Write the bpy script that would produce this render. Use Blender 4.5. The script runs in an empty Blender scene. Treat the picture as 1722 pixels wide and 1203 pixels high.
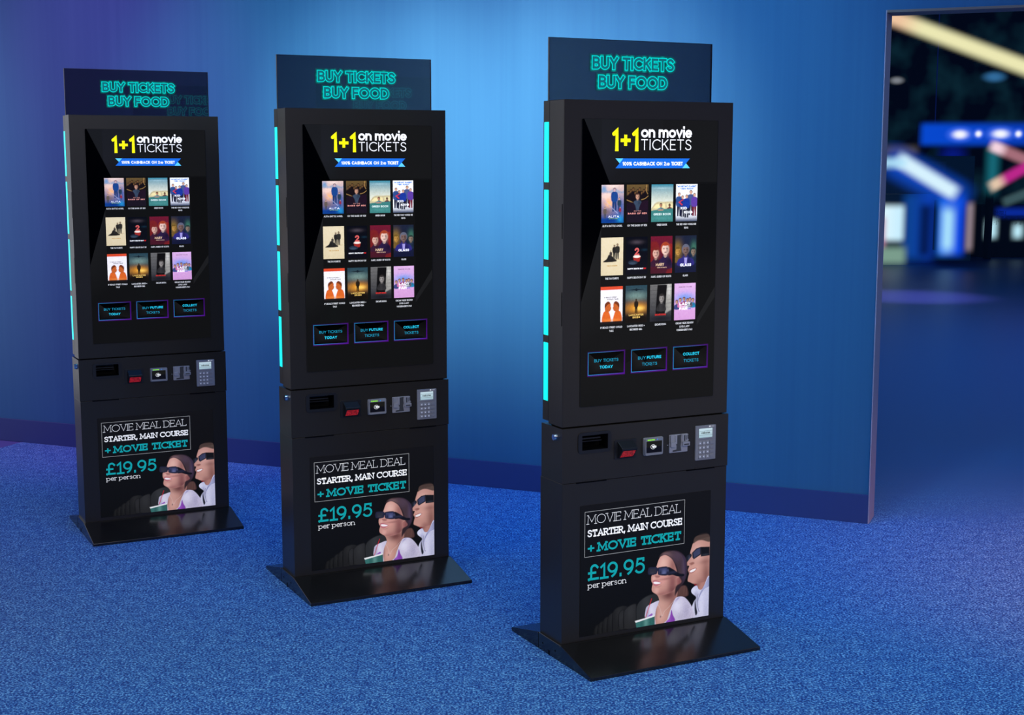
import bpy, bmesh, math, random
import numpy as np
from mathutils import Matrix, Vector
random.seed(7)
SC = bpy.context.scene
COL = SC.collection
SC.view_settings.view_transform = 'Standard'
SC.view_settings.look = 'None'
SC.view_settings.exposure = 0.0
SC.view_settings.gamma = 1.0
SC.cycles.use_denoising = True
SC.cycles.max_bounces = 8
SC.cycles.transparent_max_bounces = 24

# ------------------------------------------------------------------ camera
CAM_H, F_PX, PITCH, ROLL = 1.42963, 2392.316, -0.13855, 0.00053
cam_d = bpy.data.cameras.new('camera')
cam_d.sensor_width = 36.0
cam_d.lens = 36.0 * F_PX / 1722.0
cam_d.clip_end = 200
cam = bpy.data.objects.new('camera', cam_d)
COL.objects.link(cam)
cam.matrix_world = (Matrix.Translation((0, 0, CAM_H)) @ Matrix.Rotation(math.pi/2 + PITCH, 4, 'X')
                    @ Matrix.Rotation(ROLL, 4, 'Z'))
SC.camera = cam

def at(u, v, Y):
    """point seen at photo pixel (u, v) on the plane y = Y"""
    a, b = (u - 861) / F_PX, -(v - 601.5) / F_PX
    cp, sp = math.cos(PITCH), math.sin(PITCH)
    dy, dz = cp - sp * b, sp + cp * b
    t = Y / dy
    return Vector((a * t, Y, CAM_H + dz * t))

# ------------------------------------------------------------------ helpers
def lin(c):
    return tuple(((x/255.0)/12.92 if x/255.0 <= .04045 else ((x/255.0 + .055)/1.055)**2.4) for x in c)

class MB:
    """collects polygons, then links them as ONE mesh object"""
    def __init__(s): s.v = []; s.f = []; s.m = []; s.c = []
    def poly(s, pts, m=0, c=(1, 1, 1, 1)):
        n = len(s.v)
        s.v += [tuple(p) for p in pts]; s.f.append(tuple(range(n, n+len(pts)))); s.m.append(m)
        if len(c) and isinstance(c[0], (tuple, list)): s.c += [tuple(q) if len(q) == 4 else tuple(q)+(1,) for q in c]
        else: s.c += [tuple(c) if len(c) == 4 else tuple(c)+(1,)] * len(pts)
    def box(s, x0, x1, y0, y1, z0, z1, m=0, skip=''):
        P = lambda a, b, c: (x1 if a else x0, y1 if b else y0, z1 if c else z0)
        F = dict(f=[(0,0,0),(1,0,0),(1,0,1),(0,0,1)], b=[(1,1,0),(0,1,0),(0,1,1),(1,1,1)], l=[(0,1,0),(0,0,0),(0,0,1),(0,1,1)],
                 r=[(1,0,0),(1,1,0),(1,1,1),(1,0,1)], t=[(0,0,1),(1,0,1),(1,1,1),(0,1,1)], d=[(0,1,0),(1,1,0),(1,0,0),(0,0,0)])
        for k, q in F.items():
            if k not in skip: s.poly([P(*a) for a in q], m)
    def prism_x(s, prof, x0, x1, m=0):
        """profile [(y, z)] going round anticlockwise seen from -x side swept from x0 to x1"""
        n = len(prof)
        s.poly([(x0, y, z) for y, z in prof], m)
        s.poly([(x1, y, z) for y, z in reversed(prof)], m)
        for i in range(n):
            (a, b), (c, d) = prof[i], prof[(i+1) % n]
            s.poly([(x0, c, d), (x0, a, b), (x1, a, b), (x1, c, d)], m)
    def prism_y(s, prof, y0, y1, m=0):
        """profile [(x, z)] anticlockwise seen from the front (-y), swept from y0 (front) to y1"""
        n = len(prof)
        s.poly([(x, y0, z) for x, z in prof], m)
        s.poly([(x, y1, z) for x, z in reversed(prof)], m)
        for i in range(n):
            (a, b), (c, d) = prof[i], prof[(i+1) % n]
            s.poly([(c, y0, d), (a, y0, b), (a, y1, b), (c, y1, d)], m)
    def cyl(s, axis, c, r, h0, h1, n=20, m=0, r2=None):
        r2 = r if r2 is None else r2
        def P(a, h, rr):
            u, w = rr*math.cos(a), rr*math.sin(a)
            return {'x': (h, c[0]+u, c[1]+w), 'y': (c[0]+u, h, c[1]+w), 'z': (c[0]+u, c[1]+w, h)}[axis]
        A = [2*math.pi*i/n for i in range(n)]
        s.poly([P(a, h0, r) for a in A], m); s.poly([P(a, h1, r2) for a in reversed(A)], m)
        for i in range(n):
            a, b = A[i], A[(i+1) % n]
            s.poly([P(a, h0, r), P(b, h0, r), P(b, h1, r2), P(a, h1, r2)], m)
    def build(s, name, mats, parent=None, bevel=0.0, weld=False, smooth=False, colors=False):
        me = bpy.data.meshes.new(name)
        me.from_pydata(s.v, [], s.f)
        if not isinstance(mats, (list, tuple)): mats = [mats]
        for m in mats: me.materials.append(m)
        me.polygons.foreach_set('material_index', s.m)
        if colors:
            ca = me.color_attributes.new('Col', 'FLOAT_COLOR', 'POINT')
            ca.data.foreach_set('color', np.array(s.c, dtype=np.float32).ravel())
        if bevel or weld:
            bm = bmesh.new(); bm.from_mesh(me)
            bmesh.ops.remove_doubles(bm, verts=bm.verts, dist=1e-5)
            bmesh.ops.recalc_face_normals(bm, faces=bm.faces)
            if bevel:
                ed = [e for e in bm.edges if len(e.link_faces) == 2 and e.calc_face_angle(0) > .35]
                bmesh.ops.bevel(bm, geom=ed, offset=bevel, segments=2, profile=.5, affect='EDGES', clamp_overlap=True)
            bm.to_mesh(me); bm.free()
        if smooth: me.shade_smooth()
        me.update()
        o = bpy.data.objects.new(name, me); COL.objects.link(o)
        if parent: o.parent = parent
        return o

def tag(o, label=None, cat=None, group=None, kind=None):
    if label: o['label'] = label
    if cat: o['category'] = cat
    if group: o['group'] = group
    if kind: o['kind'] = kind
    return o

def rrect(x0, x1, z0, z1, r, n=6):
    P = []
    for cx, cz, a in ((x1-r, z0+r, -90), (x1-r, z1-r, 0), (x0+r, z1-r, 90), (x0+r, z0+r, 180)):
        P += [(cx+r*math.cos(math.radians(a+90*i/n)), cz+r*math.sin(math.radians(a+90*i/n))) for i in range(n+1)]
    return P

# ------------------------------------------------------------------ materials
def new_mat(name):
    m = bpy.data.materials.new(name); m.use_nodes = True
    nt = m.node_tree; b = nt.nodes.get('Principled BSDF')
    return m, nt, b
def N(nt, typ, **kw):
    n = nt.nodes.new(typ)
    for k, v in kw.items():
        if k.startswith('i_'):
            n.inputs[k[2:].replace('_', ' ')].default_value = v
        else: setattr(n, k, v)
    return n
def simple(name, col, rough=.5, metal=0., spec=.5, bump=0., bscale=900., emit=None, estr=1.0, coat=0.):
    m, nt, b = new_mat(name)
    b.inputs['Base Color'].default_value = (*col, 1); b.inputs['Roughness'].default_value = rough
    b.inputs['Metallic'].default_value = metal; b.inputs['Specular IOR Level'].default_value = spec
    if emit: b.inputs['Emission Color'].default_value = (*emit, 1); b.inputs['Emission Strength'].default_value = estr
    if coat: b.inputs['Coat Weight'].default_value = coat
    # every surface gets a faint procedural grain
    tc = N(nt, 'ShaderNodeTexCoord'); nz = N(nt, 'ShaderNodeTexNoise', i_Scale=bscale, i_Detail=2.0)
    nt.links.new(tc.outputs['Object'], nz.inputs['Vector'])
    if bump:
        bp = N(nt, 'ShaderNodeBump', i_Strength=bump, i_Distance=.001)
        nt.links.new(nz.outputs['Fac'], bp.inputs['Height']); nt.links.new(bp.outputs['Normal'], b.inputs['Normal'])
    else:
        mr = N(nt, 'ShaderNodeMapRange'); mr.inputs['To Min'].default_value = max(0, rough-.03); mr.inputs['To Max'].default_value = min(1, rough+.03)
        nt.links.new(nz.outputs['Fac'], mr.inputs['Value']); nt.links.new(mr.outputs['Result'], b.inputs['Roughness'])
    return m

M_black = simple('black_powder_coat', (.028, .0225, .0165), .33, spec=.5, bump=.10, bscale=1400)
M_base = simple('black_base_enamel', (.014, .012, .0105), .2, spec=.55)
M_gap = simple('dark_recess', (.002, .002, .0025), .7, spec=.1)
M_bezel = simple('black_plastic', (.012, .012, .014), .4)
M_grey = simple('grey_plastic', (.33, .32, .33), .45, bump=.1)
M_lgrey = simple('key_grey', (.46, .45, .46), .4)
M_metal = simple('brushed_zinc', (.52, .50, .51), .34, metal=.3, bump=.25, bscale=300)
M_dmetal = simple('dark_zinc', (.085, .082, .08), .4, metal=.2)
M_chrome = simple('chrome', (.75, .76, .8), .08, metal=1.)
M_cyan = simple('cyan_led', (0, .2, .2), .4, emit=lin((0, 255, 255)), estr=1.15)
M_redwin = None
def mat_redwin():
    m, nt, b = new_mat('red_scan_window')
    b.inputs['Base Color'].default_value = (.08, .004, .006, 1); b.inputs['Roughness'].default_value = .15
    tc = N(nt, 'ShaderNodeTexCoord'); nz = N(nt, 'ShaderNodeTexNoise', i_Scale=170., i_Detail=3.)
    cr = N(nt, 'ShaderNodeValToRGB'); cr.color_ramp.elements[0].position = .35; cr.color_ramp.elements[1].position = .72
    cr.color_ramp.elements[0].color = (*lin((78, 12, 22)), 1); cr.color_ramp.elements[1].color = (*lin((205, 34, 52)), 1)
    nt.links.new(tc.outputs['Object'], nz.inputs['Vector']); nt.links.new(nz.outputs['Fac'], cr.inputs['Fac'])
    nt.links.new(cr.outputs['Color'], b.inputs['Emission Color']); b.inputs['Emission Strength'].default_value = .7
    return m
M_redwin = mat_redwin()
def mat_print(name, strength, rough, spec):
    """lit print or display: colour comes from the painted colour attribute"""
    m, nt, b = new_mat(name)
    b.inputs['Base Color'].default_value = (.004, .004, .004, 1); b.inputs['Roughness'].default_value = rough
    b.inputs['Specular IOR Level'].default_value = spec
    a = N(nt, 'ShaderNodeAttribute', attribute_name='Col')
    nt.links.new(a.outputs['Color'], b.inputs['Base Color'])
    nt.links.new(a.outputs['Color'], b.inputs['Emission Color']); b.inputs['Emission Strength'].default_value = strength
    return m
M_disp = mat_print('display_light', .88, .12, .06)
M_print = mat_print('backlit_print', .78, .28, .07)
def mat_soft(name, strength=1.0):
    """glowing sheet whose colour and opacity are painted in the colour attribute"""
    m, nt, b = new_mat(name); nt.nodes.remove(b)
    a = N(nt, 'ShaderNodeAttribute', attribute_name='Col')
    e = N(nt, 'ShaderNodeEmission', i_Strength=strength); t = N(nt, 'ShaderNodeBsdfTransparent'); mx = N(nt, 'ShaderNodeMixShader')
    nt.links.new(a.outputs['Color'], e.inputs['Color']); nt.links.new(a.outputs['Alpha'], mx.inputs['Fac'])
    nt.links.new(t.outputs[0], mx.inputs[1]); nt.links.new(e.outputs[0], mx.inputs[2])
    nt.links.new(mx.outputs[0], nt.nodes['Material Output'].inputs['Surface'])
    return m
M_soft = mat_soft('soft_glow')
def mat_tint():
    m, nt, b = new_mat('tinted_acrylic'); nt.nodes.remove(b)
    t = N(nt, 'ShaderNodeBsdfTransparent'); t.inputs['Color'].default_value = (.40, .335, .335, 1)
    g = N(nt, 'ShaderNodeBsdfGlossy'); g.inputs['Roughness'].default_value = .0; g.inputs['Color'].default_value = (.9, .95, 1, 1)
    fr = N(nt, 'ShaderNodeFresnel', i_IOR=1.65)
    mx = N(nt, 'ShaderNodeMixShader')
    nt.links.new(fr.outputs[0], mx.inputs['Fac']); nt.links.new(t.outputs[0], mx.inputs[1]); nt.links.new(g.outputs[0], mx.inputs[2])
    nt.links.new(mx.outputs[0], nt.nodes['Material Output'].inputs['Surface'])
    return m
M_tint = mat_tint()
M_edge = simple('acrylic_edge', (.01, .012, .015), .3)

# ------------------------------------------------------------------ stroke lettering
def arc(cx, cy, rx, ry, a0, a1, n=None):
    n = n or max(4, int(abs(a1-a0)/15))
    return [(cx+rx*math.cos(math.radians(a0+(a1-a0)*i/n)), cy+ry*math.sin(math.radians(a0+(a1-a0)*i/n))) for i in range(n+1)]
def crom(P, k=5, closed=False):
    P = [tuple(map(float, p)) for p in P]; n = len(P); out = []
    for i in range(n if closed else n-1):
        g = (lambda j: P[j % n]) if closed else (lambda j: P[min(max(j, 0), n-1)])
        a, b, c, d = g(i-1), g(i), g(i+1), g(i+2)
        for q in range(k):
            t = q/k
            out.append(tuple(.5*((2*b[j]) + (-a[j]+c[j])*t + (2*a[j]-5*b[j]+4*c[j]-d[j])*t*t + (-a[j]+3*b[j]-3*c[j]+d[j])*t**3) for j in (0, 1)))
    if not closed: out.append(P[-1])
    return out
S_ = crom([(.53,.84),(.42,.96),(.27,1),(.10,.94),(.03,.77),(.12,.61),(.28,.53),(.46,.43),(.55,.26),(.47,.07),(.27,0),(.11,.04),(0,.17)], 3)
_o = lambda w: arc(w/2, .5, w/2, .5, 90, 450)
GL = {
 'A': (.74, [[(0,0),(.37,1),(.74,0)], [(.12,.32),(.62,.32)]]),
 'B': (.58, [[(0,0),(0,1),(.28,1)]+arc(.28,.76,.25,.24,90,-90)+[(0,.52)], [(.28,.52)]+arc(.30,.26,.28,.26,90,-90)+[(0,0)]]),
 'C': (.76, [arc(.46,.5,.46,.5,48,312)]),
 'D': (.70, [[(0,0),(0,1),(.26,1)]+arc(.26,.5,.44,.5,90,-90)+[(0,0)]]),
 'E': (.50, [[(.5,1),(0,1),(0,0),(.5,0)], [(0,.52),(.44,.52)]]),
 'F': (.48, [[(.48,1),(0,1),(0,0)], [(0,.5),(.42,.5)]]),
 'G': (.86, [arc(.46,.5,.46,.5,48,340)+[(.88,.46),(.52,.46)]]),
 'H': (.66, [[(0,0),(0,1)], [(.66,0),(.66,1)], [(0,.52),(.66,.52)]]),
 'I': (.04, [[(.02,0),(.02,1)]]),
 'K': (.60, [[(0,0),(0,1)], [(.56,1),(.02,.44)], [(.2,.6),(.6,0)]]),
 'L': (.48, [[(0,1),(0,0),(.48,0)]]),
 'M': (.86, [[(0,0),(.06,1),(.43,.22),(.80,1),(.86,0)]]),
 'N': (.68, [[(0,0),(0,1),(.68,0),(.68,1)]]),
 'O': (.92, [_o(.92)]),
 'P': (.54, [[(0,0),(0,1),(.26,1)]+arc(.26,.73,.28,.27,90,-90)+[(0,.46)]]),
 'Q': (.92, [_o(.92), [(.56,.28),(.88,-.04)]]),
 'R': (.58, [[(0,0),(0,1),(.28,1)]+arc(.28,.74,.27,.26,90,-90)+[(0,.48)], [(.28,.48),(.58,0)]]),
 'S': (.55, [S_]),
 'T': (.60, [[(0,1),(.60,1)], [(.30,1),(.30,0)]]),
 'U': (.64, [[(0,1),(0,.32)]+arc(.32,.32,.32,.32,180,360)+[(.64,1)]]),
 'V': (.70, [[(0,1),(.35,0),(.70,1)]]),
 'W': (1.04, [[(0,1),(.26,0),(.52,.9),(.78,0),(1.04,1)]]),
 'X': (.64, [[(0,0),(.64,1)], [(0,1),(.64,0)]]),
 'Y': (.66, [[(0,1),(.33,.46),(.66,1)], [(.33,.46),(.33,0)]]),
 'Z': (.6, [[(0,1),(.6,1),(0,0),(.6,0)]]),
 '0': (.56, [_o(.56)]),
 '1': (.24, [[(0,.8),(.2,1),(.2,0)]]),
 '2': (.5, [arc(.25,.73,.25,.27,165,-30)+[(0,0),(.52,0)]]),
 '5': (.52, [[(.48,1),(.1,1),(.05,.56)]+arc(.24,.32,.28,.32,125,-145)]),
 '9': (.54, [arc(.27,.68,.27,.32,0,360), [(.54,.68)]+arc(.12,.62,.42,.62,0,-70)]),
 '.': (.06, [[(.03,0),(.03,.1)]]),
 ',': (.08, [[(.06,.1),(.0,-.18)]]),
 ':': (.06, [[(.03,.05),(.03,.2)], [(.03,.55),(.03,.7)]]),
 "'": (.06, [[(.03,1),(.03,.72)]]),
 '"': (.2, [[(.03,1),(.03,.72)], [(.17,1),(.17,.72)]]),
 '+': (.5, [[(0,.42),(.5,.42)], [(.25,.14),(.25,.70)]]),
 '&': (.66, [[(.66,0),(.14,.66)]+arc(.28,.8,.17,.2,200,-40)+[(.06,.36)]+arc(.24,.24,.24,.24,160,320)+[(.62,.42)]]),
 '%': (.8, [arc(.15,.8,.15,.2,0,360), arc(.65,.2,.15,.2,0,360), [(.14,0),(.66,1)]]),
 '£': (.56, [[(.54,.84)]+arc(.34,.76,.2,.24,25,180)+[(.14,.12),(0,0)], [(0,.03),(.56,.03)], [(0,.47),(.4,.47)]]),
 'o': (.66, [arc(.33,.35,.33,.35,90,450)]),
 'n': (.56, [[(0,0),(0,.7)], [(0,.38)]+arc(.28,.42,.28,.28,180,0)+[(.56,0)]]),
 'm': (.98, [[(0,0),(0,.7)], [(0,.38)]+arc(.245,.45,.245,.25,180,0)+[(.49,0)], [(.49,.38)]+arc(.735,.45,.245,.25,180,0)+[(.98,0)]]),
 'v': (.58, [[(0,.7),(.29,0),(.58,.7)]]),
 'i': (.04, [[(.02,0),(.02,.7)], [(.02,1.08),(.02,1.10)]]),
 'e': (.62, [[(.02,.36),(.62,.36)]+arc(.31,.35,.31,.35,3,315)]),
 'p': (.64, [[(0,-.3),(0,.7)], arc(.32,.35,.32,.35,180,540)]),
 'r': (.36, [[(0,0),(0,.7)], [(0,.36)]+arc(.26,.42,.26,.28,180,65)]),
 's': (.42, [[(x*.75, y*.7) for x, y in S_]]),
 'w': (.84, [[(0,.7),(.21,0),(.42,.6),(.63,0),(.84,.7)]]),
 'l': (.04, [[(.02,0),(.02,1)]]),
 'c': (.52, [arc(.34,.35,.34,.35,50,310)]),
 'h': (.56, [[(0,0),(0,1)], [(0,.38)]+arc(.28,.42,.28,.28,180,0)+[(.56,0)]]),
 't': (.34, [[(.12,.95),(.12,.1),(.3,0)], [(0,.7),(.32,.7)]]),
 ' ': (.16, []),
}
_h = .13
def _sf(*pts): return [[(x-a, y), (x+b, y)] for x, y, a, b in pts]
SLAB = {
 'A': _sf((0,0,_h,_h),(.74,0,_h,_h)), 'D': _sf((0,0,_h,0),(0,1,_h,0)), 'R': _sf((0,0,_h,_h),(0,1,_h,0),(.58,0,.02,_h)),
 'E': _sf((0,0,_h,0),(0,1,_h,0))+[[(.5,1),(.5,.84)],[(.5,0),(.5,.16)]], 'L': _sf((0,1,_h,_h),(0,0,_h,0))+[[(.48,0),(.48,.17)]],
 'I': _sf((.02,0,_h,_h),(.02,1,_h,_h)), 'M': _sf((0,0,_h,_h),(.86,0,_h,_h),(.06,1,_h,0),(.80,1,0,_h)),
 'N': _sf((0,0,_h,_h),(0,1,_h,0),(.68,1,_h,_h)), 'K': _sf((0,0,_h,_h),(0,1,_h,_h),(.56,1,_h,_h),(.60,0,_h,_h)),
 'T': _sf((.30,0,_h+.03,_h+.03))+[[(0,1),(0,.82)],[(.60,1),(.60,.82)]], 'U': _sf((0,1,_h,_h),(.64,1,_h,_h)), 'V': _sf((0,1,_h,_h),(.70,1,_h,_h)),
 'C': [[(.77,.98),(.77,.78)]], 'S': [], 'O': [], '1': _sf((.2,0,.22,.22)), '5': [[(.48,1),(.48,.86)]],
 'p': _sf((0,-.3,.1,.12),(0,.7,.12,0)), 'r': _sf((0,0,.12,.14),(0,.7,.12,0)), 'n': _sf((0,0,.1,.1),(.56,0,.1,.1),(0,.7,.12,0)),
}
def strip(mb, P, w, pos, c, c_edge=None, m=0, cap=0.0):
    """a polyline P of 2D points as a flat ribbon of width w; pos maps 2D to 3D"""
    Q = [P[0]]
    for p in P[1:]:
        if math.hypot(p[0]-Q[-1][0], p[1]-Q[-1][1]) > 1e-7: Q.append(p)
    closed = len(Q) > 3 and math.hypot(Q[0][0]-Q[-1][0], Q[0][1]-Q[-1][1]) < 1e-6
    if closed: Q = Q[:-1]
    n = len(Q)
    if n < 2: return
    if cap and not closed:
        def ext(a, b):
            d = math.hypot(a[0]-b[0], a[1]-b[1]); return (a[0]+(a[0]-b[0])/d*cap, a[1]+(a[1]-b[1])/d*cap)
        Q[0], Q[-1] = ext(Q[0], Q[1]), ext(Q[-1], Q[-2])
    def nrm(a, b):
        d = math.hypot(b[0]-a[0], b[1]-a[1]); return (-(b[1]-a[1])/d, (b[0]-a[0])/d)
    off = []
    for i in range(n):
        if closed or 0 < i < n-1:
            n1, n2 = nrm(Q[i-1], Q[i]), nrm(Q[i], Q[(i+1) % n])
            sx, sy = n1[0]+n2[0], n1[1]+n2[1]; L2 = sx*sx+sy*sy
            k = 2/L2 if L2 > 1e-9 else 1; mlen = k*math.sqrt(L2)
            if mlen > 1.9: k *= 1.9/mlen
            off.append((sx*k, sy*k))
        else: off.append(nrm(Q[i], Q[i+1]) if i == 0 else nrm(Q[i-1], Q[i]))
    E = lambda i, s: pos(Q[i][0]+off[i][0]*w/2*s, Q[i][1]+off[i][1]*w/2*s)
    for i in range(n if closed else n-1):
        j = (i+1) % n
        if c_edge is None:
            mb.poly([E(i,-1), E(j,-1), E(j,1), E(i,1)], m, c)
        else:
            mb.poly([E(i,-1), E(j,-1), E(j,0), E(i,0)], m, [c_edge, c_edge, c, c]); mb.poly([E(i,0), E(j,0), E(j,1), E(i,1)], m, [c, c, c_edge, c_edge])
def disc(mb, p, r, pos, c, m=0, n=12, c_edge=None):
    for i in range(n):
        a, b = 2*math.pi*i/n, 2*math.pi*(i+1)/n
        ce = c if c_edge is None else c_edge
        mb.poly([pos(*p), pos(p[0]+r*math.cos(a), p[1]+r*math.sin(a)), pos(p[0]+r*math.cos(b), p[1]+r*math.sin(b))], m, [c, ce, ce])
def layout(s, h, w, x0, x1=None, slab=False, gap=.13, align=None):
    """strokes in metres: cap height h, stroke width w; fitted to x0..x1 when x1 is given"""
    tot = sum(GL[ch][0] for ch in s); k = len(s)-1
    wr = w/h
    nat = tot + k*gap + len(s)*wr*.9
    xs = 1.0
    if x1 is not None: xs = (x1-x0)/(nat*h)
    elif align: x0 = x0 - nat*h*align
    x = 0; out = []
    adv = wr*.9
    for ch in s:
        gw, st = GL[ch]; st = list(st)
        if slab: st = st + SLAB.get(ch, [])
        for P in st:
            out.append([(x0+(x+adv/2+px)*h*xs, w/2+py*(h-w)) for px, py in P])
        x += gw+gap+adv
    return out
def text(mb, s, x0, x1, z, h, w, c, y, slab=False, gap=.13, align=None, m=0):
    for P in layout(s, h, w, x0, x1, slab, gap, align):
        strip(mb, P, w, lambda a, b: (a, y, z+b), c, m=m, cap=w*.5)

# ------------------------------------------------------------------ soft painter for printed pictures (colour per vertex)
class Paint:
    def __init__(s, xs, zs, bg):
        s.xs, s.zs = np.asarray(xs, float), np.asarray(zs, float)
        s.X, s.Z = np.meshgrid(s.xs, s.zs); s.C = np.empty(s.X.shape+(4,)); s.C[:] = (*bg, 1.0) if len(bg) == 3 else bg
    def mask(s, P, soft=.0008, smooth=True):
        if smooth: P = crom(P, 5, True)
        P = np.array(P); A, B = P, np.roll(P, -1, 0)
        x0, x1, z0, z1 = P[:,0].min()-3*soft, P[:,0].max()+3*soft, P[:,1].min()-3*soft, P[:,1].max()+3*soft
        M = np.zeros(s.X.shape)
        ii = np.where((s.zs >= z0) & (s.zs <= z1))[0]; jj = np.where((s.xs >= x0) & (s.xs <= x1))[0]
        if not len(ii) or not len(jj): return M
        sl = (slice(ii[0], ii[-1]+1), slice(jj[0], jj[-1]+1))
        X, Z = s.X[sl], s.Z[sl]; d2 = np.full(X.shape, 1e9); ins = np.zeros(X.shape, bool)
        for (ax, az), (bx, bz) in zip(A, B):
            ex, ez = bx-ax, bz-az; L = ex*ex+ez*ez+1e-18
            t = np.clip(((X-ax)*ex+(Z-az)*ez)/L, 0, 1)
            d2 = np.minimum(d2, (X-ax-t*ex)**2+(Z-az-t*ez)**2)
            if abs(ez) > 1e-12:
                cr = ((az > Z) != (bz > Z)) & (X < ex*(Z-az)/ez+ax); ins ^= cr
        d = np.sqrt(d2); d[ins] *= -1
        M[sl] = np.clip(.5-d/(2*soft), 0, 1)
        return M
    def apply(s, M, c, a=1.0):
        M = (M*a)[..., None]; s.C[..., :3] = s.C[..., :3]*(1-M)+np.array(c)*M
        return M
    def fill(s, P, c, soft=.0008, smooth=True, a=1.0, clip=None):
        M = s.mask(P, soft, smooth)
        if clip is not None: M = M*clip
        s.apply(M, lin(c), a); return M
    def blob(s, cx, cz, rx, rz, c, a=1.0, clip=None, rot=0, p=2.0):
        r = math.radians(rot); u = (s.X-cx)*math.cos(r)+(s.Z-cz)*math.sin(r); v = -(s.X-cx)*math.sin(r)+(s.Z-cz)*math.cos(r)
        M = np.exp(-((np.abs(u)/rx)**p+(np.abs(v)/rz)**p))
        if clip is not None: M = M*clip
        s.apply(M, lin(c), a)
    def grad(s, c0, c1, z0, z1, clip=None, a=1.0):
        t = np.clip((s.Z-z0)/(z1-z0), 0, 1)[..., None]; G = np.array(lin(c0))*(1-t)+np.array(lin(c1))*t
        M = (np.ones(s.X.shape) if clip is None else clip)[..., None]*a
        s.C[..., :3] = s.C[..., :3]*(1-M)+G*M
    def line(s, P, w, c, a=1.0, soft=.0006, clip=None, smooth=True):
        if smooth: P = crom(P, 5)
        M = np.zeros(s.X.shape)
        for (ax, az), (bx, bz) in zip(P[:-1], P[1:]):
            ex, ez = bx-ax, bz-az; L = ex*ex+ez*ez+1e-18
            t = np.clip(((s.X-ax)*ex+(s.Z-az)*ez)/L, 0, 1); d = np.sqrt((s.X-ax-t*ex)**2+(s.Z-az-t*ez)**2)
            M = np.maximum(M, np.clip(.5-(d-w/2)/(2*soft), 0, 1))
        if clip is not None: M = M*clip
        s.apply(M, lin(c), a)
    def noise(s, amt, seed, clip=None, k=1):
        R = np.random.RandomState(seed).normal(0, 1, s.X.shape)
        for _ in range(k): R = (R+np.roll(R, 1, 0)+np.roll(R, 1, 1)+np.roll(R, -1, 0))/2.6
        M = np.ones(s.X.shape) if clip is None else clip
        s.C[..., :3] = np.clip(s.C[..., :3]*(1+(amt*R*M)[..., None]), 0, 4)
    def to(s, mb, f, m=0):
        """append as a grid; f maps (x, z) to a 3D point"""
        n0 = len(mb.v); h, w = s.X.shape
        mb.v += [f(s.X[i, j], s.Z[i, j]) for i in range(h) for j in range(w)]
        mb.c += [tuple(q) for q in s.C.reshape(-1, 4)]
        for i in range(h-1):
            for j in range(w-1):
                a = n0+i*w+j; mb.f.append((a, a+1, a+w+1, a+w)); mb.m.append(m)
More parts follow.
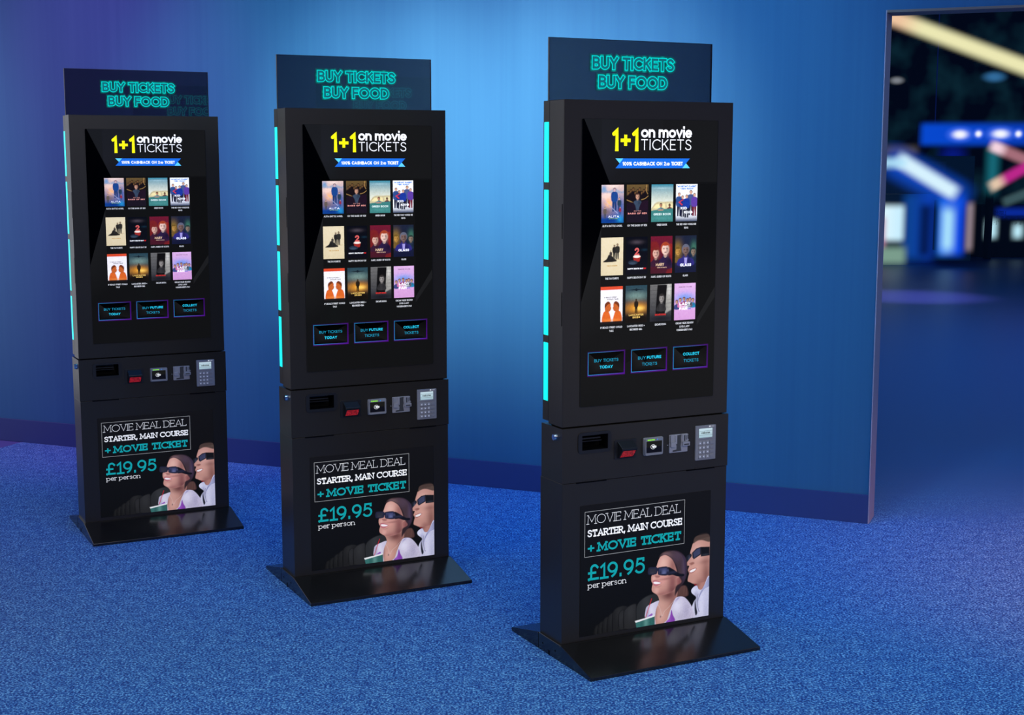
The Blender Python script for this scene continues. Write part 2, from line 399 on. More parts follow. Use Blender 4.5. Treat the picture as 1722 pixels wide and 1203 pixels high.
SHAPES = {'hair': [(3252, 2663),(3367, 2776),(3602, 2818),(3869, 2776),(4079, 2647),(4218, 2448),(4262, 2184),(4228, 1956),(4142, 1786),(4025, 1646),(3894, 1483),(3830, 1409),(3838, 1621),(3889, 1717),(4052, 1811),(3913, 2050),(3848, 2290),(3725, 2538),(3486, 2717)], 'tail': [(3866, 1396),(3922, 1557),(4039, 1670),(4189, 1676),(4282, 1533),(4301, 1361),(4136, 1324),(3926, 1362)], 'neck': [(3197, 1581),(3255, 1444),(3281, 1312),(3233, 1215),(3162, 1071),(3121, 845),(3131, 616),(3539, 606),(3638, 846),(3752, 1141),(3897, 1340),(3895, 1716),(3505, 1641)], 'face': [(3324, 2692),(3238, 2575),(3182, 2429),(3140, 2319),(3099, 2164),(3009, 2145),(2990, 2045),(3003, 1954),(3043, 1880),(3020, 1798),(3013, 1709),(3041, 1641),(3138, 1571),(3257, 1511),(3508, 1496),(3744, 1561),(3890, 1704),(4052, 1803),(4076, 1929),(3973, 1990),(3880, 2183),(3802, 2386),(3695, 2562),(3486, 2702)], 'ear': [(3880, 1899),(3968, 1960),(4082, 1934),(4072, 1816),(3979, 1730),(3904, 1715)], 'gl': [(2878, 2336),(2929, 2396),(3169, 2374),(3204, 2344),(3257, 2358),(3433, 2360),(3567, 2317),(3586, 2083),(3255, 2122),(3206, 2242),(3161, 2161),(2915, 2178),(2873, 2245)], 'gl_l': [(2935, 2354),(3146, 2337),(3143, 2189),(2926, 2207)], 'gl_r': [(3263, 2321),(3528, 2307),(3514, 2129),(3266, 2146)], 'gl_t': [(3561, 2318),(3731, 2249),(3972, 2080),(4137, 2040),(4123, 1970),(3914, 1993),(3734, 2063),(3571, 2080)], 'lips': [(3047, 1966),(3146, 1978),(3330, 1892),(3307, 1843),(3184, 1804),(3066, 1846)], 'teeth': [(3071, 1932),(3176, 1928),(3318, 1878),(3266, 1854),(3148, 1860),(3083, 1889)], 'nose': [(3114, 2126),(3279, 2099),(3268, 2049),(3174, 2051),(3121, 2084)], 'card_l': [(3263, 1340),(3041, 1289),(2866, 1222),(2810, 1122),(2808, 866),(3120, 917),(3134, 616),(3163, 632),(3147, 893),(3179, 1094),(3247, 1239)], 'card_r': [(3879, 1345),(4106, 1342),(4264, 1228),(4419, 1018),(4483, 852),(4500, 635),(3524, 609),(3570, 711),(3654, 942),(3766, 1185)], 'dia': [(3719, 985),(3763, 840),(3845, 628),(3569, 610),(3541, 653),(3652, 753)], 'dia2': [(2895, 909),(3022, 983),(3052, 948),(3041, 903)], 'straw': [(3015, 1432),(2813, 891)], 'rim': [(2442, 833),(2843, 873),(3117, 928),(3124, 875),(2472, 777)], 'cup': [(2466, 788),(3124, 886),(3134, 605),(2497, 619)], 'seat1': [(2509, 628),(2478, 1145),(2533, 1342),(2688, 1473),(2919, 1558),(3124, 1571),(3272, 1514),(3276, 1287),(2983, 1226),(2810, 1097),(2808, 879),(2584, 616)], 'seat2': [(2064, 644),(2052, 1131),(2142, 1271),(2313, 1348),(2475, 1350),(2490, 1144),(2486, 626)], 'seat3': [(1892, 650),(1875, 1081),(1942, 1211),(2062, 1226),(2054, 952),(2058, 640)], 'mhair': [(4456, 2940),(4489, 3086),(4578, 3147),(4728, 3170),(4970, 3162),(5039, 3070),(5043, 2914),(4793, 2992),(4641, 3005),(4522, 2968)], 'mface': [(4462, 2955),(4404, 2838),(4348, 2651),(4369, 2527),(4269, 2426),(4229, 2331),(4251, 2279),(4327, 2269),(4304, 2199),(4281, 2130),(4326, 2033),(4300, 1946),(4279, 1806),(4368, 1750),(4520, 1687),(4822, 1693),(5068, 1842),(5048, 2966),(4792, 3033),(4611, 3024)], 'mneck': [(4489, 1707),(4627, 1610),(4681, 1488),(4827, 1483),(4975, 1672),(5056, 1844),(4817, 1902)], 'mgl_r': [(4414, 2651),(4450, 2682),(4568, 2771),(4731, 2795),(4736, 2558),(4479, 2441),(4430, 2504)], 'mgl_ri': [(4457, 2645),(4575, 2734),(4701, 2759),(4699, 2589),(4490, 2481)], 'mgl_l': [(4181, 2505),(4230, 2586),(4385, 2639),(4410, 2579),(4399, 2539),(4270, 2411),(4211, 2367)], 'mgl_t': [(4724, 2795),(5047, 2763),(5053, 2497),(4731, 2496)], 'mteeth': [(4348, 2100),(4509, 2151),(4570, 2133),(4487, 2071),(4379, 2055)], 'mlips': [(4324, 2114),(4503, 2173),(4594, 2140),(4500, 2049),(4368, 2025)], 'mnose': [(4319, 2337),(4460, 2360),(4500, 2308),(4357, 2270)], 'jack': [(4415, 1501),(4492, 1582),(4612, 1612),(4681, 1488),(4827, 1499),(5056, 1844),(5085, 627),(4482, 632),(4440, 911),(4502, 1111),(4596, 1249),(4441, 1401)], 'coll': [(5056, 1839),(4868, 1566),(4715, 1342),(4642, 1091),(4734, 1287),(4888, 1475),(5063, 1555)], 'zip': [(4555, 1155),(4602, 939),(4643, 763),(4584, 693),(4543, 896)], 'cloc': [(4660, 1350),(4642, 1091),(4690, 822),(4721, 804)], 'mred': [(4508, 1679),(4611, 1638),(4557, 1614)], 'neckl': [(3794, 1269),(3634, 1101),(3473, 987),(3386, 852),(3315, 1075),(3247, 1213)]}
# ------------------------------------------------------------------ the room
WALL_A = math.radians(-22.6818)
WD, WN = Vector((.92266, -.38561, 0)), Vector((.38561, .92266, 0))   # along the wall, into the wall
WO = Vector((1.4079, 5.4860, 0))                                     # foot of the door's near corner
WALL_M = Matrix.Translation(WO) @ Matrix.Rotation(WALL_A, 4, 'Z')
def wpt(s, d, z): return WO + WD*s + WN*d + Vector((0, 0, z))

def mat_wall():
    m, nt, b = new_mat('blue_streaked_wall')
    tc = N(nt, 'ShaderNodeTexCoord')
    def streak(sx, sz, det):
        mp = N(nt, 'ShaderNodeMapping'); mp.inputs['Scale'].default_value = (sx, 1, sz)
        nz = N(nt, 'ShaderNodeTexNoise', i_Scale=1.0, i_Detail=det, i_Roughness=.6)
        nt.links.new(tc.outputs['Object'], mp.inputs['Vector']); nt.links.new(mp.outputs[0], nz.inputs['Vector']); return nz
    a, c = streak(34, .35, 4), streak(5, .1, 2)
    mx = N(nt, 'ShaderNodeMath', operation='ADD'); nt.links.new(a.outputs['Fac'], mx.inputs[0]); nt.links.new(c.outputs['Fac'], mx.inputs[1])
    mr = N(nt, 'ShaderNodeMapRange'); mr.inputs['From Min'].default_value = .6; mr.inputs['From Max'].default_value = 1.4
    nt.links.new(mx.outputs[0], mr.inputs['Value'])
    cm = N(nt, 'ShaderNodeMix', data_type='RGBA')
    cm.inputs['A'].default_value = (.028, .140, .280, 1); cm.inputs['B'].default_value = (.038, .172, .320, 1)
    nt.links.new(mr.outputs[0], cm.inputs['Factor']); nt.links.new(cm.outputs['Result'], b.inputs['Base Color'])
    b.inputs['Roughness'].default_value = .55; b.inputs['Specular IOR Level'].default_value = .25
    return m
def mat_floor():
    m, nt, b = new_mat('blue_speckled_carpet')
    tc = N(nt, 'ShaderNodeTexCoord'); L = nt.links.new
    def noise(scale, det, rough=.5, src=None):
        nz = N(nt, 'ShaderNodeTexNoise', i_Scale=scale, i_Detail=det, i_Roughness=rough); L(tc.outputs['Object'], nz.inputs['Vector']); return nz
    fine, mid, big = noise(150, 2.0, .65), noise(26, 3.0, .6), noise(2.2, 3.0)
    # distance past the wall line: the pile gives way to a smooth concourse floor
    dt = N(nt, 'ShaderNodeVectorMath', operation='DOT_PRODUCT'); dt.inputs[1].default_value = tuple(WN)
    sb = N(nt, 'ShaderNodeVectorMath', operation='SUBTRACT'); sb.inputs[1].default_value = tuple(WO)
    L(tc.outputs['Object'], sb.inputs[0]); L(sb.outputs[0], dt.inputs[0])
    jit = N(nt, 'ShaderNodeMath', operation='MULTIPLY_ADD'); jit.inputs[1].default_value = 1.1; L(big.outputs['Fac'], jit.inputs[0]); L(dt.outputs['Value'], jit.inputs[2])
    fade = N(nt, 'ShaderNodeMapRange', interpolation_type='SMOOTHSTEP')
    fade.inputs['From Min'].default_value = .35; fade.inputs['From Max'].default_value = 1.5; fade.inputs['To Min'].default_value = 1; fade.inputs['To Max'].default_value = 0
    L(jit.outputs[0], fade.inputs['Value'])
    ad = N(nt, 'ShaderNodeMath', operation='MULTIPLY_ADD'); ad.inputs[1].default_value = .22
    L(mid.outputs['Fac'], ad.inputs[0]); L(fine.outputs['Fac'], ad.inputs[2])
    cr = N(nt, 'ShaderNodeValToRGB'); E = cr.color_ramp.elements
    E[0].position = .45; E[0].color = (.012, .042, .215, 1); E[1].position = .80; E[1].color = (.40, .80, 1, 1)
    e = cr.color_ramp.elements.new(.555); e.color = (.022, .09, .36, 1)
    e = cr.color_ramp.elements.new(.65); e.color = (.08, .27, .64, 1)
    L(ad.outputs[0], cr.inputs['Fac'])
    mx = N(nt, 'ShaderNodeMix', data_type='RGBA'); mx.inputs['A'].default_value = (.06, .16, .42, 1)
    L(fade.outputs[0], mx.inputs['Factor']); L(cr.outputs['Color'], mx.inputs['B']); L(mx.outputs['Result'], b.inputs['Base Color'])
    bp = N(nt, 'ShaderNodeBump', i_Strength=.55, i_Distance=.004)
    hm = N(nt, 'ShaderNodeMath', operation='MULTIPLY'); L(fine.outputs['Fac'], hm.inputs[0]); L(fade.outputs[0], hm.inputs[1])
    L(hm.outputs[0], bp.inputs['Height']); L(bp.outputs['Normal'], b.inputs['Normal'])
    rg = N(nt, 'ShaderNodeMapRange'); rg.inputs['To Min'].default_value = .42; rg.inputs['To Max'].default_value = .85
    L(fade.outputs[0], rg.inputs['Value']); L(rg.outputs[0], b.inputs['Roughness']); b.inputs['Specular IOR Level'].default_value = .25
    return m
M_wall, M_floor = mat_wall(), mat_floor()
M_skirt = simple('navy_skirting_gloss', (.034, .065, .205), .45, spec=.4)
M_reveal = simple('grey_reveal_paint', (.40, .38, .45), .5)
M_smooth = simple('violet_grey_vinyl', (.10, .10, .36), .4)
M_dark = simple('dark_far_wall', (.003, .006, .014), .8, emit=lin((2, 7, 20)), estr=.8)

mb = MB(); mb.box(-8, 0, .009, .129, 0, 3.3); mb.box(0, 2.4, .009, .129, 1.987, 3.3); mb.box(2.4, 7, .009, .129, 0, 3.3)
o = mb.build('wall_back', M_wall); o.matrix_world = WALL_M
tag(o, 'blue back wall with fine vertical streaks behind the three kiosks', 'wall', kind='structure')
mb = MB(); mb.box(-8, -.0005, 0, .009, 0, .116)
o = mb.build('baseboard_back', M_skirt, bevel=.001); o.matrix_world = WALL_M
tag(o, 'dark navy baseboard along the foot of the blue wall', 'baseboard', kind='structure')
mb = MB()
mb.box(0, .004, -.001, .135, 0, 1.987); mb.box(2.396, 2.4, -.001, .135, 0, 1.987)
o = mb.build('door_1', M_reveal, bevel=.0008); o.matrix_world = WALL_M
tag(o, 'lilac grey lining of the open doorway at the right of the blue wall', 'doorway', kind='structure')
mb = MB(); mb.box(.004, 2.396, -.001, .135, 1.977, 1.987)
s_ = mb.build('door_head', simple('dark_grey_head', (.22, .17, .13), .5), o, bevel=.0008)
def ground_poly(name, pts, z, mat):
    mb = MB(); mb.poly([(x, y, z) for x, y in pts]); return mb.build(name, mat)
o = ground_poly('floor', [(-2.498, 7.125), (-7.5, -7.0), (9, -7.0), (18, 6), (18, 27), (-3.5, 27), (-3.5, 9.5)], 0, M_floor)
tag(o, 'blue speckled carpet under the kiosks running out through the doorway', 'carpet', kind='structure')
o = ground_poly('floor_2', [(-2.498, 7.125), (-2.6, 7.4), (-9, 10.2), (-9, -7), (-7.5, -7.0)], -.001, M_smooth)
tag(o, 'smooth violet floor patch beyond the carpet edge by the left end of the baseboard', 'floor', kind='structure')
# ------------------------------------------------------------------ ticket kiosk (local: x right, y back, z up; front of head is y = 0)
OX, OY = .28, .06
def P3(x, y, z): return (x-OX, y-OY, z)
class KB(MB):
    def build(s, *a, **k):
        s.v = [(x-OX, y-OY, z) for x, y, z in s.v]
        return MB.build(s, *a, **k)
W = .56
YW, YL = -.005, -.004

def paint_poster(mb, y):
    xs = np.concatenate([np.arange(.058, .236, .0025), np.arange(.236, .5046, .00105), [.505]])
    zs = np.concatenate([np.arange(.0625, .318, .00105), np.arange(.322, .4496, .009), [.4496]])
    p = Paint(xs, zs, lin((17, 18, 21)))
    p.grad((13, 14, 16), (19, 19, 22), .06, .45)
    H = {k: [(a/1e4, b/1e4) for a, b in v] for k, v in SHAPES.items()}
    # rows of dark seats fading to the left
    for i, (cx, w, top, c) in enumerate([(.118, .014, .092, 19), (.134, .016, .100, 21), (.152, .019, .111, 23), (.172, .022, .121, 25), (.196, .028, .136, 28)]):
        M = p.fill([(cx-w, .0626), (cx-w, top-.02), (cx-w*.6, top-.004), (cx, top), (cx+w*.8, top-.006), (cx+w, top-.03), (cx+w, .0626)], (c, c, c+1))
        p.blob(cx-w*.2, top-.02, w*.5, .025, (c+12, c+12, c+12), .8, M); p.line([(cx-w, .0626), (cx-w, top-.02), (cx-w*.6, top-.004), (cx, top)], .0026, (11, 11, 12), .85, soft=.001, clip=M)
    for k, c in (('seat3', (31, 31, 32)), ('seat2', (36, 36, 37)), ('seat1', (40, 41, 42))):
        M = p.fill(H[k], c)
        q = np.array(H[k]); cx, top = q[:,0].mean(), q[:,1].max()
        p.blob(cx, top-.02, .016, .03, tuple(v+13 for v in c), .7, M)
        p.line(H[k]+[H[k][0]], .0030, (12, 12, 13), .85, soft=.0012, clip=M)
    # ---- man
    M = p.fill(H['mneck'], (150, 102, 90)); p.blob(.478, .165, .014, .03, (178, 126, 112), .8, M); p.blob(.455, .17, .02, .012, (105, 64, 58), .7, M)
    M = p.fill(H['mface'], (182, 132, 117))
    p.blob(.462, .262, .022, .03, (212, 164, 148), .8, M); p.blob(.452, .215, .02, .018, (205, 152, 134), .8, M)
    p.blob(.494, .188, .016, .05, (122, 78, 70), .85, M); p.blob(.47, .17, .022, .012, (140, 90, 82), .75, M); p.blob(.447, .176, .012, .012, (190, 140, 124), .7, M)
    p.blob(.49, .232, .02, .008, (130, 84, 76), .6, M)
    p.fill(H['mnose'], (128, 76, 68), .0014, a=.8)
    p.blob(.4335, .2255, .004, .006, (206, 150, 134), .8, M)
    M = p.fill(H['mhair'], (72, 56, 50), .0014)
    for i in range(16): p.line([(.447+.004*i, .287-.0005*i), (.452+.004*i, .302+.0004*i)], .0012, (120, 98, 84), .55, clip=M)
    p.blob(.455, .283, .010, .012, (98, 76, 66), .7, M)
    p.fill(H['mlips'], (158, 92, 86), .0008); p.fill(H['mteeth'], (232, 222, 216))
    M = p.fill(H['mgl_t'], (20, 21, 26), smooth=False); p.blob(.49, .2535, .014, .003, (48, 50, 58), .8, M)
    M = p.fill(H['mgl_r'], (30, 32, 42), smooth=False); M2 = p.fill(H['mgl_ri'], (56, 60, 84), .0012, smooth=False); p.blob(.472, .246, .008, .012, (92, 98, 128), .8, M2); p.blob(.46, .24, .005, .010, (36, 36, 48), .8, M2)
    M = p.fill(H['mgl_l'], (26, 28, 36), smooth=False); p.blob(.4325, .2425, .004, .012, (78, 82, 100), .8, M)
    p.fill(H['mred'], (130, 24, 34))
    M = p.fill(H['jack'], (186, 184, 202))
    p.blob(.452, .148, .014, .012, (214, 212, 226), .8, M); p.blob(.478, .10, .01, .05, (206, 204, 220), .7, M); p.blob(.496, .078, .008, .03, (168, 168, 190), .6, M); p.blob(.448, .085, .006, .03, (206, 204, 220), .7, M)
    p.blob(.458, .118, .007, .03, (128, 128, 152), .6, M)
    M2 = p.fill(H['coll'], (140, 140, 168)); p.blob(.488, .165, .01, .03, (172, 172, 196), .7, M2)
    p.fill(H['zip'], (34, 35, 46)); p.line(H['cloc'], .0014, (90, 90, 116))
    p.noise(.05, 3, M, 1)
    # ---- woman
    M = p.fill(H['tail'], (70, 46, 44), .002)
    for i in range(9): p.line([(.393+.004*i, .136), (.397+.0035*i, .166)], .0011, (132, 96, 82), .6, clip=M)
    M = p.fill(H['neck'], (176, 126, 112))
    p.blob(.334, .128, .024, .02, (202, 154, 138), .8, M); p.blob(.362, .146, .030, .018, (100, 58, 56), .95, M); p.blob(.378, .12, .012, .02, (120, 76, 72), .7, M); p.blob(.335, .085, .018, .025, (206, 160, 146), .7, M); p.blob(.316, .1, .004, .03, (140, 94, 88), .7, M)
    M = p.fill(H['face'], (188, 136, 122)); FACE = M
    p.blob(.338, .247, .022, .022, (222, 174, 156), .85, M); p.blob(.325, .256, .01, .012, (196, 146, 132), .5, M)
    p.blob(.375, .235, .014, .03, (132, 84, 78), .8, M)
    p.blob(.335, .195, .02, .013, (208, 148, 136), .8, M); p.blob(.374, .185, .017, .032, (122, 70, 70), .85, M); p.blob(.347, .155, .026, .010, (158, 104, 98), .75, M)
    p.blob(.318, .165, .008, .009, (212, 160, 146), .8, M); p.blob(.374, .160, .018, .016, (104, 60, 60), .85, M); p.blob(.335, .152, .02, .005, (140, 90, 84), .6, M)
    p.blob(.352, .197, .03, .0035, (136, 84, 80), .6, M)
    p.fill(H['nose'], (138, 84, 78), .0014, a=.75); p.blob(.3085, .204, .005, .006, (218, 166, 150), .8, FACE)
    M = p.fill(H['ear'], (152, 96, 90)); p.blob(.399, .182, .006, .012, (112, 64, 64), .7, M)
    M = p.fill(H['hair'], (46, 34, 38), .002)
    p.blob(.352, .272, .022, .008, (112, 84, 82), .8, M, -20); p.blob(.39, .262, .02, .02, (70, 54, 70), .7, M, -40); p.blob(.414, .225, .008, .04, (66, 54, 80), .7, M)
    for i in range(14):
        t = i/13
        p.line([(.334+.006*t, .268+.006*t), (.362+.014*t, .262+.016*t), (.388+.02*t, .235+.02*t), (.398+.018*t, .195+.01*t)], .0009, (104, 82, 88), .38, clip=M)
    p.fill(H['lips'], (176, 96, 104), .0008); p.fill(H['teeth'], (236, 226, 222)); p.line([(.314, .178), (.3245, .1755), (.334, .179)], .0008, (132, 64, 70), .7)
    M = p.fill(H['gl_t'], (19, 20, 28)); p.blob(.372, .214, .02, .004, (44, 46, 66), .7, M)
    M = p.fill(H['gl'], (34, 36, 54)); p.blob(.352, .222, .02, .004, (66, 68, 96), .8, M, 0)
    M = p.fill(H['gl_l'], (44, 44, 54), .001, smooth=False); p.blob(.302, .214, .006, .008, (72, 72, 80), .8, M)
    M = p.fill(H['gl_r'], (54, 58, 90), .001, smooth=False); p.blob(.343, .215, .008, .010, (98, 104, 140), .8, M); p.blob(.331, .218, .004, .008, (30, 30, 44), .8, M)
    M = p.fill(H['card_l'], (190, 182, 198)); p.blob(.302, .108, .012, .02, (214, 208, 220), .7, M); p.blob(.287, .098, .006, .03, (150, 142, 166), .7, M); p.noise(.05, 5, M, 1)
    M = p.fill(H['card_r'], (188, 180, 196))
    p.blob(.392, .108, .018, .02, (216, 210, 222), .8, M); p.blob(.425, .085, .014, .03, (160, 152, 176), .75, M); p.blob(.405, .072, .02, .012, (168, 160, 180), .6, M); p.blob(.393, .13, .010, .003, (126, 118, 160), .6, M, 35); p.noise(.06, 6, M, 1)
    M = p.fill(H['dia'], (122, 62, 152)); p.blob(.362, .075, .008, .02, (152, 88, 178), .8, M); p.fill(H['dia2'], (140, 88, 168))
    p.line(H['neckl'], .0007, (214, 204, 196), .7); p.blob(.3333, .0835, .002, .003, (60, 50, 60), .9)
    p.line(H['straw'], .0022, (186, 26, 44), smooth=False)
    M = p.fill(H['cup'], (52, 104, 98), smooth=False)
    for i in range(16): p.line([(.2665+.0042*i, .10), (.2665+.0042*i, .06)], .0007, (26, 52, 52), .8, clip=M, smooth=False)
    for i in range(8): p.line([(.262, .0835-.0037*i), (.335, .0885-.0037*i)], .0007, (26, 52, 52), .8, clip=M, smooth=False)
    p.blob(.283, .073, .008, .02, (110, 160, 150), .5, M); p.blob(.326, .075, .008, .02, (24, 48, 48), .6, M)
    p.fill(H['rim'], (226, 226, 222), smooth=False)
    # the print ends a little short of the panel on the right with a small rounded corner
    p.fill([(.5022, .4496), (.506, .4496), (.506, .06), (.5022, .06)], (16, 16, 18), .0003, smooth=False, a=.0)
    p.to(mb, lambda x, z: (x, y, z))
    Wt, G, Tl = lin((232, 232, 230)), lin((206, 206, 206)), lin((19, 152, 154))
    e = y-.0003
    for a, b in (((.0724, .431), (.4122, .431)), ((.4122, .431), (.4122, .298)), ((.4122, .298), (.0724, .298)), ((.0724, .298), (.0724, .431))):
        strip(mb, [a, b], .0013, lambda q, r: (q, e, r), lin((150, 150, 148)), cap=.0006)
    text(mb, 'MOVIE MEAL DEAL', .0812, .3985, .3938, .0268, .0016, G, e, True, .10)
    text(mb, 'STARTER, MAIN COURSE', .0815, .4035, .3560, .0212, .0037, Wt, e, True, .10)
    text(mb, '+', .0822, .1040, .3098, .0290, .0052, Tl, e)
    text(mb, 'MOVIE TICKET', .1155, .4012, .3104, .0270, .0054, Tl, e, True, .10)
    text(mb, '£19.95', .0840, .2758, .2262, .0478, .0068, Tl, e, True, .10)
    text(mb, 'per person', .0842, .2118, .2036, .0166, .0017, lin((216, 216, 214)), e, True, .10)

# film tiles: plain stand-ins in the colours of each poster, with its wording
def fig(p, x, z, s, c, head=None):
    """a simple standing figure"""
    p.fill([(x-.0045*s, z), (x-.006*s, z+.016*s), (x-.002*s, z+.021*s), (x+.002*s, z+.021*s), (x+.006*s, z+.016*s), (x+.0045*s, z)], c)
    p.blob(x, z+.0248*s, .0026*s, .0033*s, head or c, 1, p=4)
def tile(i, x0, x1, z0, z1, mb, y):
    p = Paint(np.linspace(x0, x1, 52), np.linspace(z0, z1, 76), lin((20, 20, 22)))
    w, h = x1-x0, z1-z0; X = lambda u: x0+u*w; Z = lambda v: z0+v*h
    B = lambda u, v, ru, rv, c, a=1., rot=0, pw=2.: p.blob(X(u), Z(v), ru*w, rv*h, c, a, rot=rot, p=pw)
    T = []
    E = lambda cu, cv, ru, rv, c, soft=.0006, a=1.: p.fill([(X(cu+ru*math.cos(q)), Z(cv+rv*math.sin(q))) for q in [k*math.pi/5 for k in range(10)]], c, soft, a=a)
    F = lambda P, c, sm=False, soft=.0006, a=1.: p.fill([(X(u), Z(v)) for u, v in P], c, soft, sm, a)
    dk = lambda c, f: tuple(int(q*f) for q in c)
    def bust(u, v, r, skin, hair, coat, wid=2.1, drop=.3):   # generic head and shoulders, v is the middle of the face
        k = r*.68
        F([(u-r*wid, v-drop), (u-r*wid*.95, v-k*2.3), (u-r*.9, v-k*1.75), (u-r*.35, v-k*1.1), (u+r*.35, v-k*1.1), (u+r*.9, v-k*1.75), (u+r*wid*.95, v-k*2.3), (u+r*wid, v-drop)], coat, True)
        B(u+r*.9, v-k*2.6, r*.8, k*1.1, dk(coat, .6), .7)
        E(u, v+k*.18, r*1.12, k*1.25, hair); E(u, v-k*1.1, r*.42, k*.6, dk(skin, .75)); E(u, v-k*.08, r*.86, k*1.08, skin)
        B(u+r*.5, v-k*.2, r*.4, k*.9, dk(skin, .62), .8); E(u, v+k*.95, r*.8, k*.3, hair)
        for d in (-.36, .36): E(u+d*r, v+k*.1, r*.2, k*.1, dk(skin, .35))
        E(u, v-k*.62, r*.28, k*.09, dk(skin, .5)); B(u, v-k*.2, r*.12, k*.3, dk(skin, 1.12), .6)
    def body(u, v0, hgt, coat, legs, skin, hair):            # generic standing figure, feet at v0
        wd = hgt*.20*h/w
        F([(u-wd*.5, v0), (u-wd*.55, v0+hgt*.5), (u+wd*.55, v0+hgt*.5), (u+wd*.5, v0), (u+wd*.1, v0), (u, v0+hgt*.4), (u-wd*.1, v0)], legs)
        F([(u-wd*.6, v0+hgt*.42), (u-wd*.85, v0+hgt*.6), (u-wd*.75, v0+hgt*.78), (u-wd*.25, v0+hgt*.84), (u+wd*.25, v0+hgt*.84), (u+wd*.75, v0+hgt*.78), (u+wd*.85, v0+hgt*.6), (u+wd*.6, v0+hgt*.42)], coat, True)
        E(u, v0+hgt*.925, wd*.38, hgt*.08, hair); E(u, v0+hgt*.905, wd*.31, hgt*.07, skin)
    SK = (204, 154, 128)
    if i == 0:
        p.grad((18, 70, 140), (222, 190, 176), Z(.1), Z(1)); B(.25, .72, .35, .12, (246, 208, 188), .9); B(.5, .96, .3, .04, (240, 214, 200), .8); B(.1, .9, .12, .1, (70, 140, 190), .8); B(.85, .45, .2, .25, (26, 78, 150), .85)
        B(.33, .52, .18, .12, (255, 186, 120), .95); B(.2, .28, .25, .1, (120, 96, 88), .8); F([(.0, .86), (.15, .92), (.3, .84), (.6, .9), (.9, .82), (1, .86), (1, .78), (0, .8)], (110, 150, 180), True, .002, .6)
        body(.58, .30, .62, (28, 66, 128), (24, 54, 104), (196, 160, 160), (30, 36, 56)); body(.8, .3, .36, (40, 60, 80), (40, 60, 96), SK, (40, 50, 50)); body(.16, .12, .30, (96, 84, 76), (70, 70, 76), SK, (50, 44, 40)); body(.84, .2, .22, (140, 44, 64), (60, 60, 110), SK, (120, 40, 40))
        F([(.1, .6), (.12, .6), (.75, .25), (.72, .24)], (150, 160, 196)); B(.4, .06, .5, .07, (14, 50, 120), .9); B(.85, .1, .15, .1, (40, 150, 200), .7)
        T = [('ALITA', .3, .8, .135, .06, .0013, (240, 240, 245)), ('BATTLE ANGEL', .34, .74, .1, .02, .0005, (150, 190, 90))]
    if i == 1:
        p.grad((26, 20, 32), (100, 78, 44), Z(.35), Z(1))
        for k in range(9): bust(.1+.1*k, .78+.05*((k*7) % 3), .05, (120, 84, 50), (30, 22, 20), (22, 16, 20))
        for P in ([(0, .6), (.2, .55), (.3, .52)], [(.68, .6), (.85, .63), (1, .70)], [(.92, 1), (.9, .85), (.97, .75)]): p.line([(X(u), Z(v)) for u, v in P], .0016, (196, 150, 84), .8)
        bust(.5, .69, .095, (206, 152, 124), (56, 36, 28), (56, 70, 88), 1.9, .36); F([(0, .5), (.32, .52), (.42, .3), (0, .3)], (28, 18, 30), True); F([(1, .56), (.7, .54), (.58, .3), (1, .3)], (32, 18, 32), True); B(.5, .12, .7, .2, (27, 21, 31), .95, pw=4)
        T = [('ON THE', .33, .67, .285, .03, .0007, (190, 130, 120)), ('BASIS OF SEX', .06, .94, .215, .045, .0014, (216, 142, 132))]
    if i == 2:
        p.grad((228, 226, 200), (54, 132, 150), Z(.45), Z(1)); B(.5, .9, .4, .02, (190, 216, 216), .5)
        F([(-.02, .3), (.0, .36), (.16, .5), (.3, .535), (1.02, .54), (1.02, .3)], (196, 182, 140)); F([(.08, .36), (.22, .47), (.62, .49), (.66, .36)], (240, 222, 160)); F([(.72, .36), (.70, .49), (1, .49), (1, .36)], (230, 214, 160))
        bust(.44, .445, .06, (196, 136, 104), (74, 52, 40), (96, 136, 140), 2.4, .14); bust(.84, .44, .045, (120, 84, 68), (40, 30, 28), (110, 40, 46), 2.4, .12)
        F([(-.02, .30), (.3, .325), (1.02, .36), (1.02, -.02), (-.02, -.02)], (60, 122, 116)); F([(.3, .325), (.52, .33), (.56, .31), (.36, .30)], (196, 140, 110), True); B(.5, .1, .5, .05, (80, 150, 140), .5)
        T = [('GREEN BOOK', .1, .9, .175, .06, .0014, (216, 232, 226))]
    if i == 3:
        p.grad((84, 92, 112), (255, 255, 255), Z(.02), Z(.2))
        for u, v, hh, c, l in ((.15, .14, .64, (48, 76, 130), (34, 36, 56)), (.31, .12, .58, (30, 50, 118), (28, 30, 48)), (.70, .16, .68, (70, 84, 130), (36, 38, 58)), (.87, .14, .62, (92, 60, 150), (110, 30, 44)), (.5, .1, .62, (28, 54, 142), (24, 26, 44))):
            body(u, v, hh, c, l, (210, 162, 134), (60, 42, 34))
        F([(.12, .52), (.34, .6), (.36, .58), (.18, .52), (.32, .45), (.28, .43)], (226, 56, 44))
        T = [('"AN INSTANT CLASSIC"', .05, .95, .92, .045, .0014, (30, 110, 190)), ('"VERY FUNNY"', .2, .82, .855, .045, .0014, (30, 110, 190)), ('KID', .22, .52, .32, .07, .0021, (244, 244, 244)), ('KING', .38, .78, .21, .07, .0021, (244, 244, 244)), ('IN CINEMAS', .25, .75, .045, .018, .0005, (60, 150, 220))][:4]
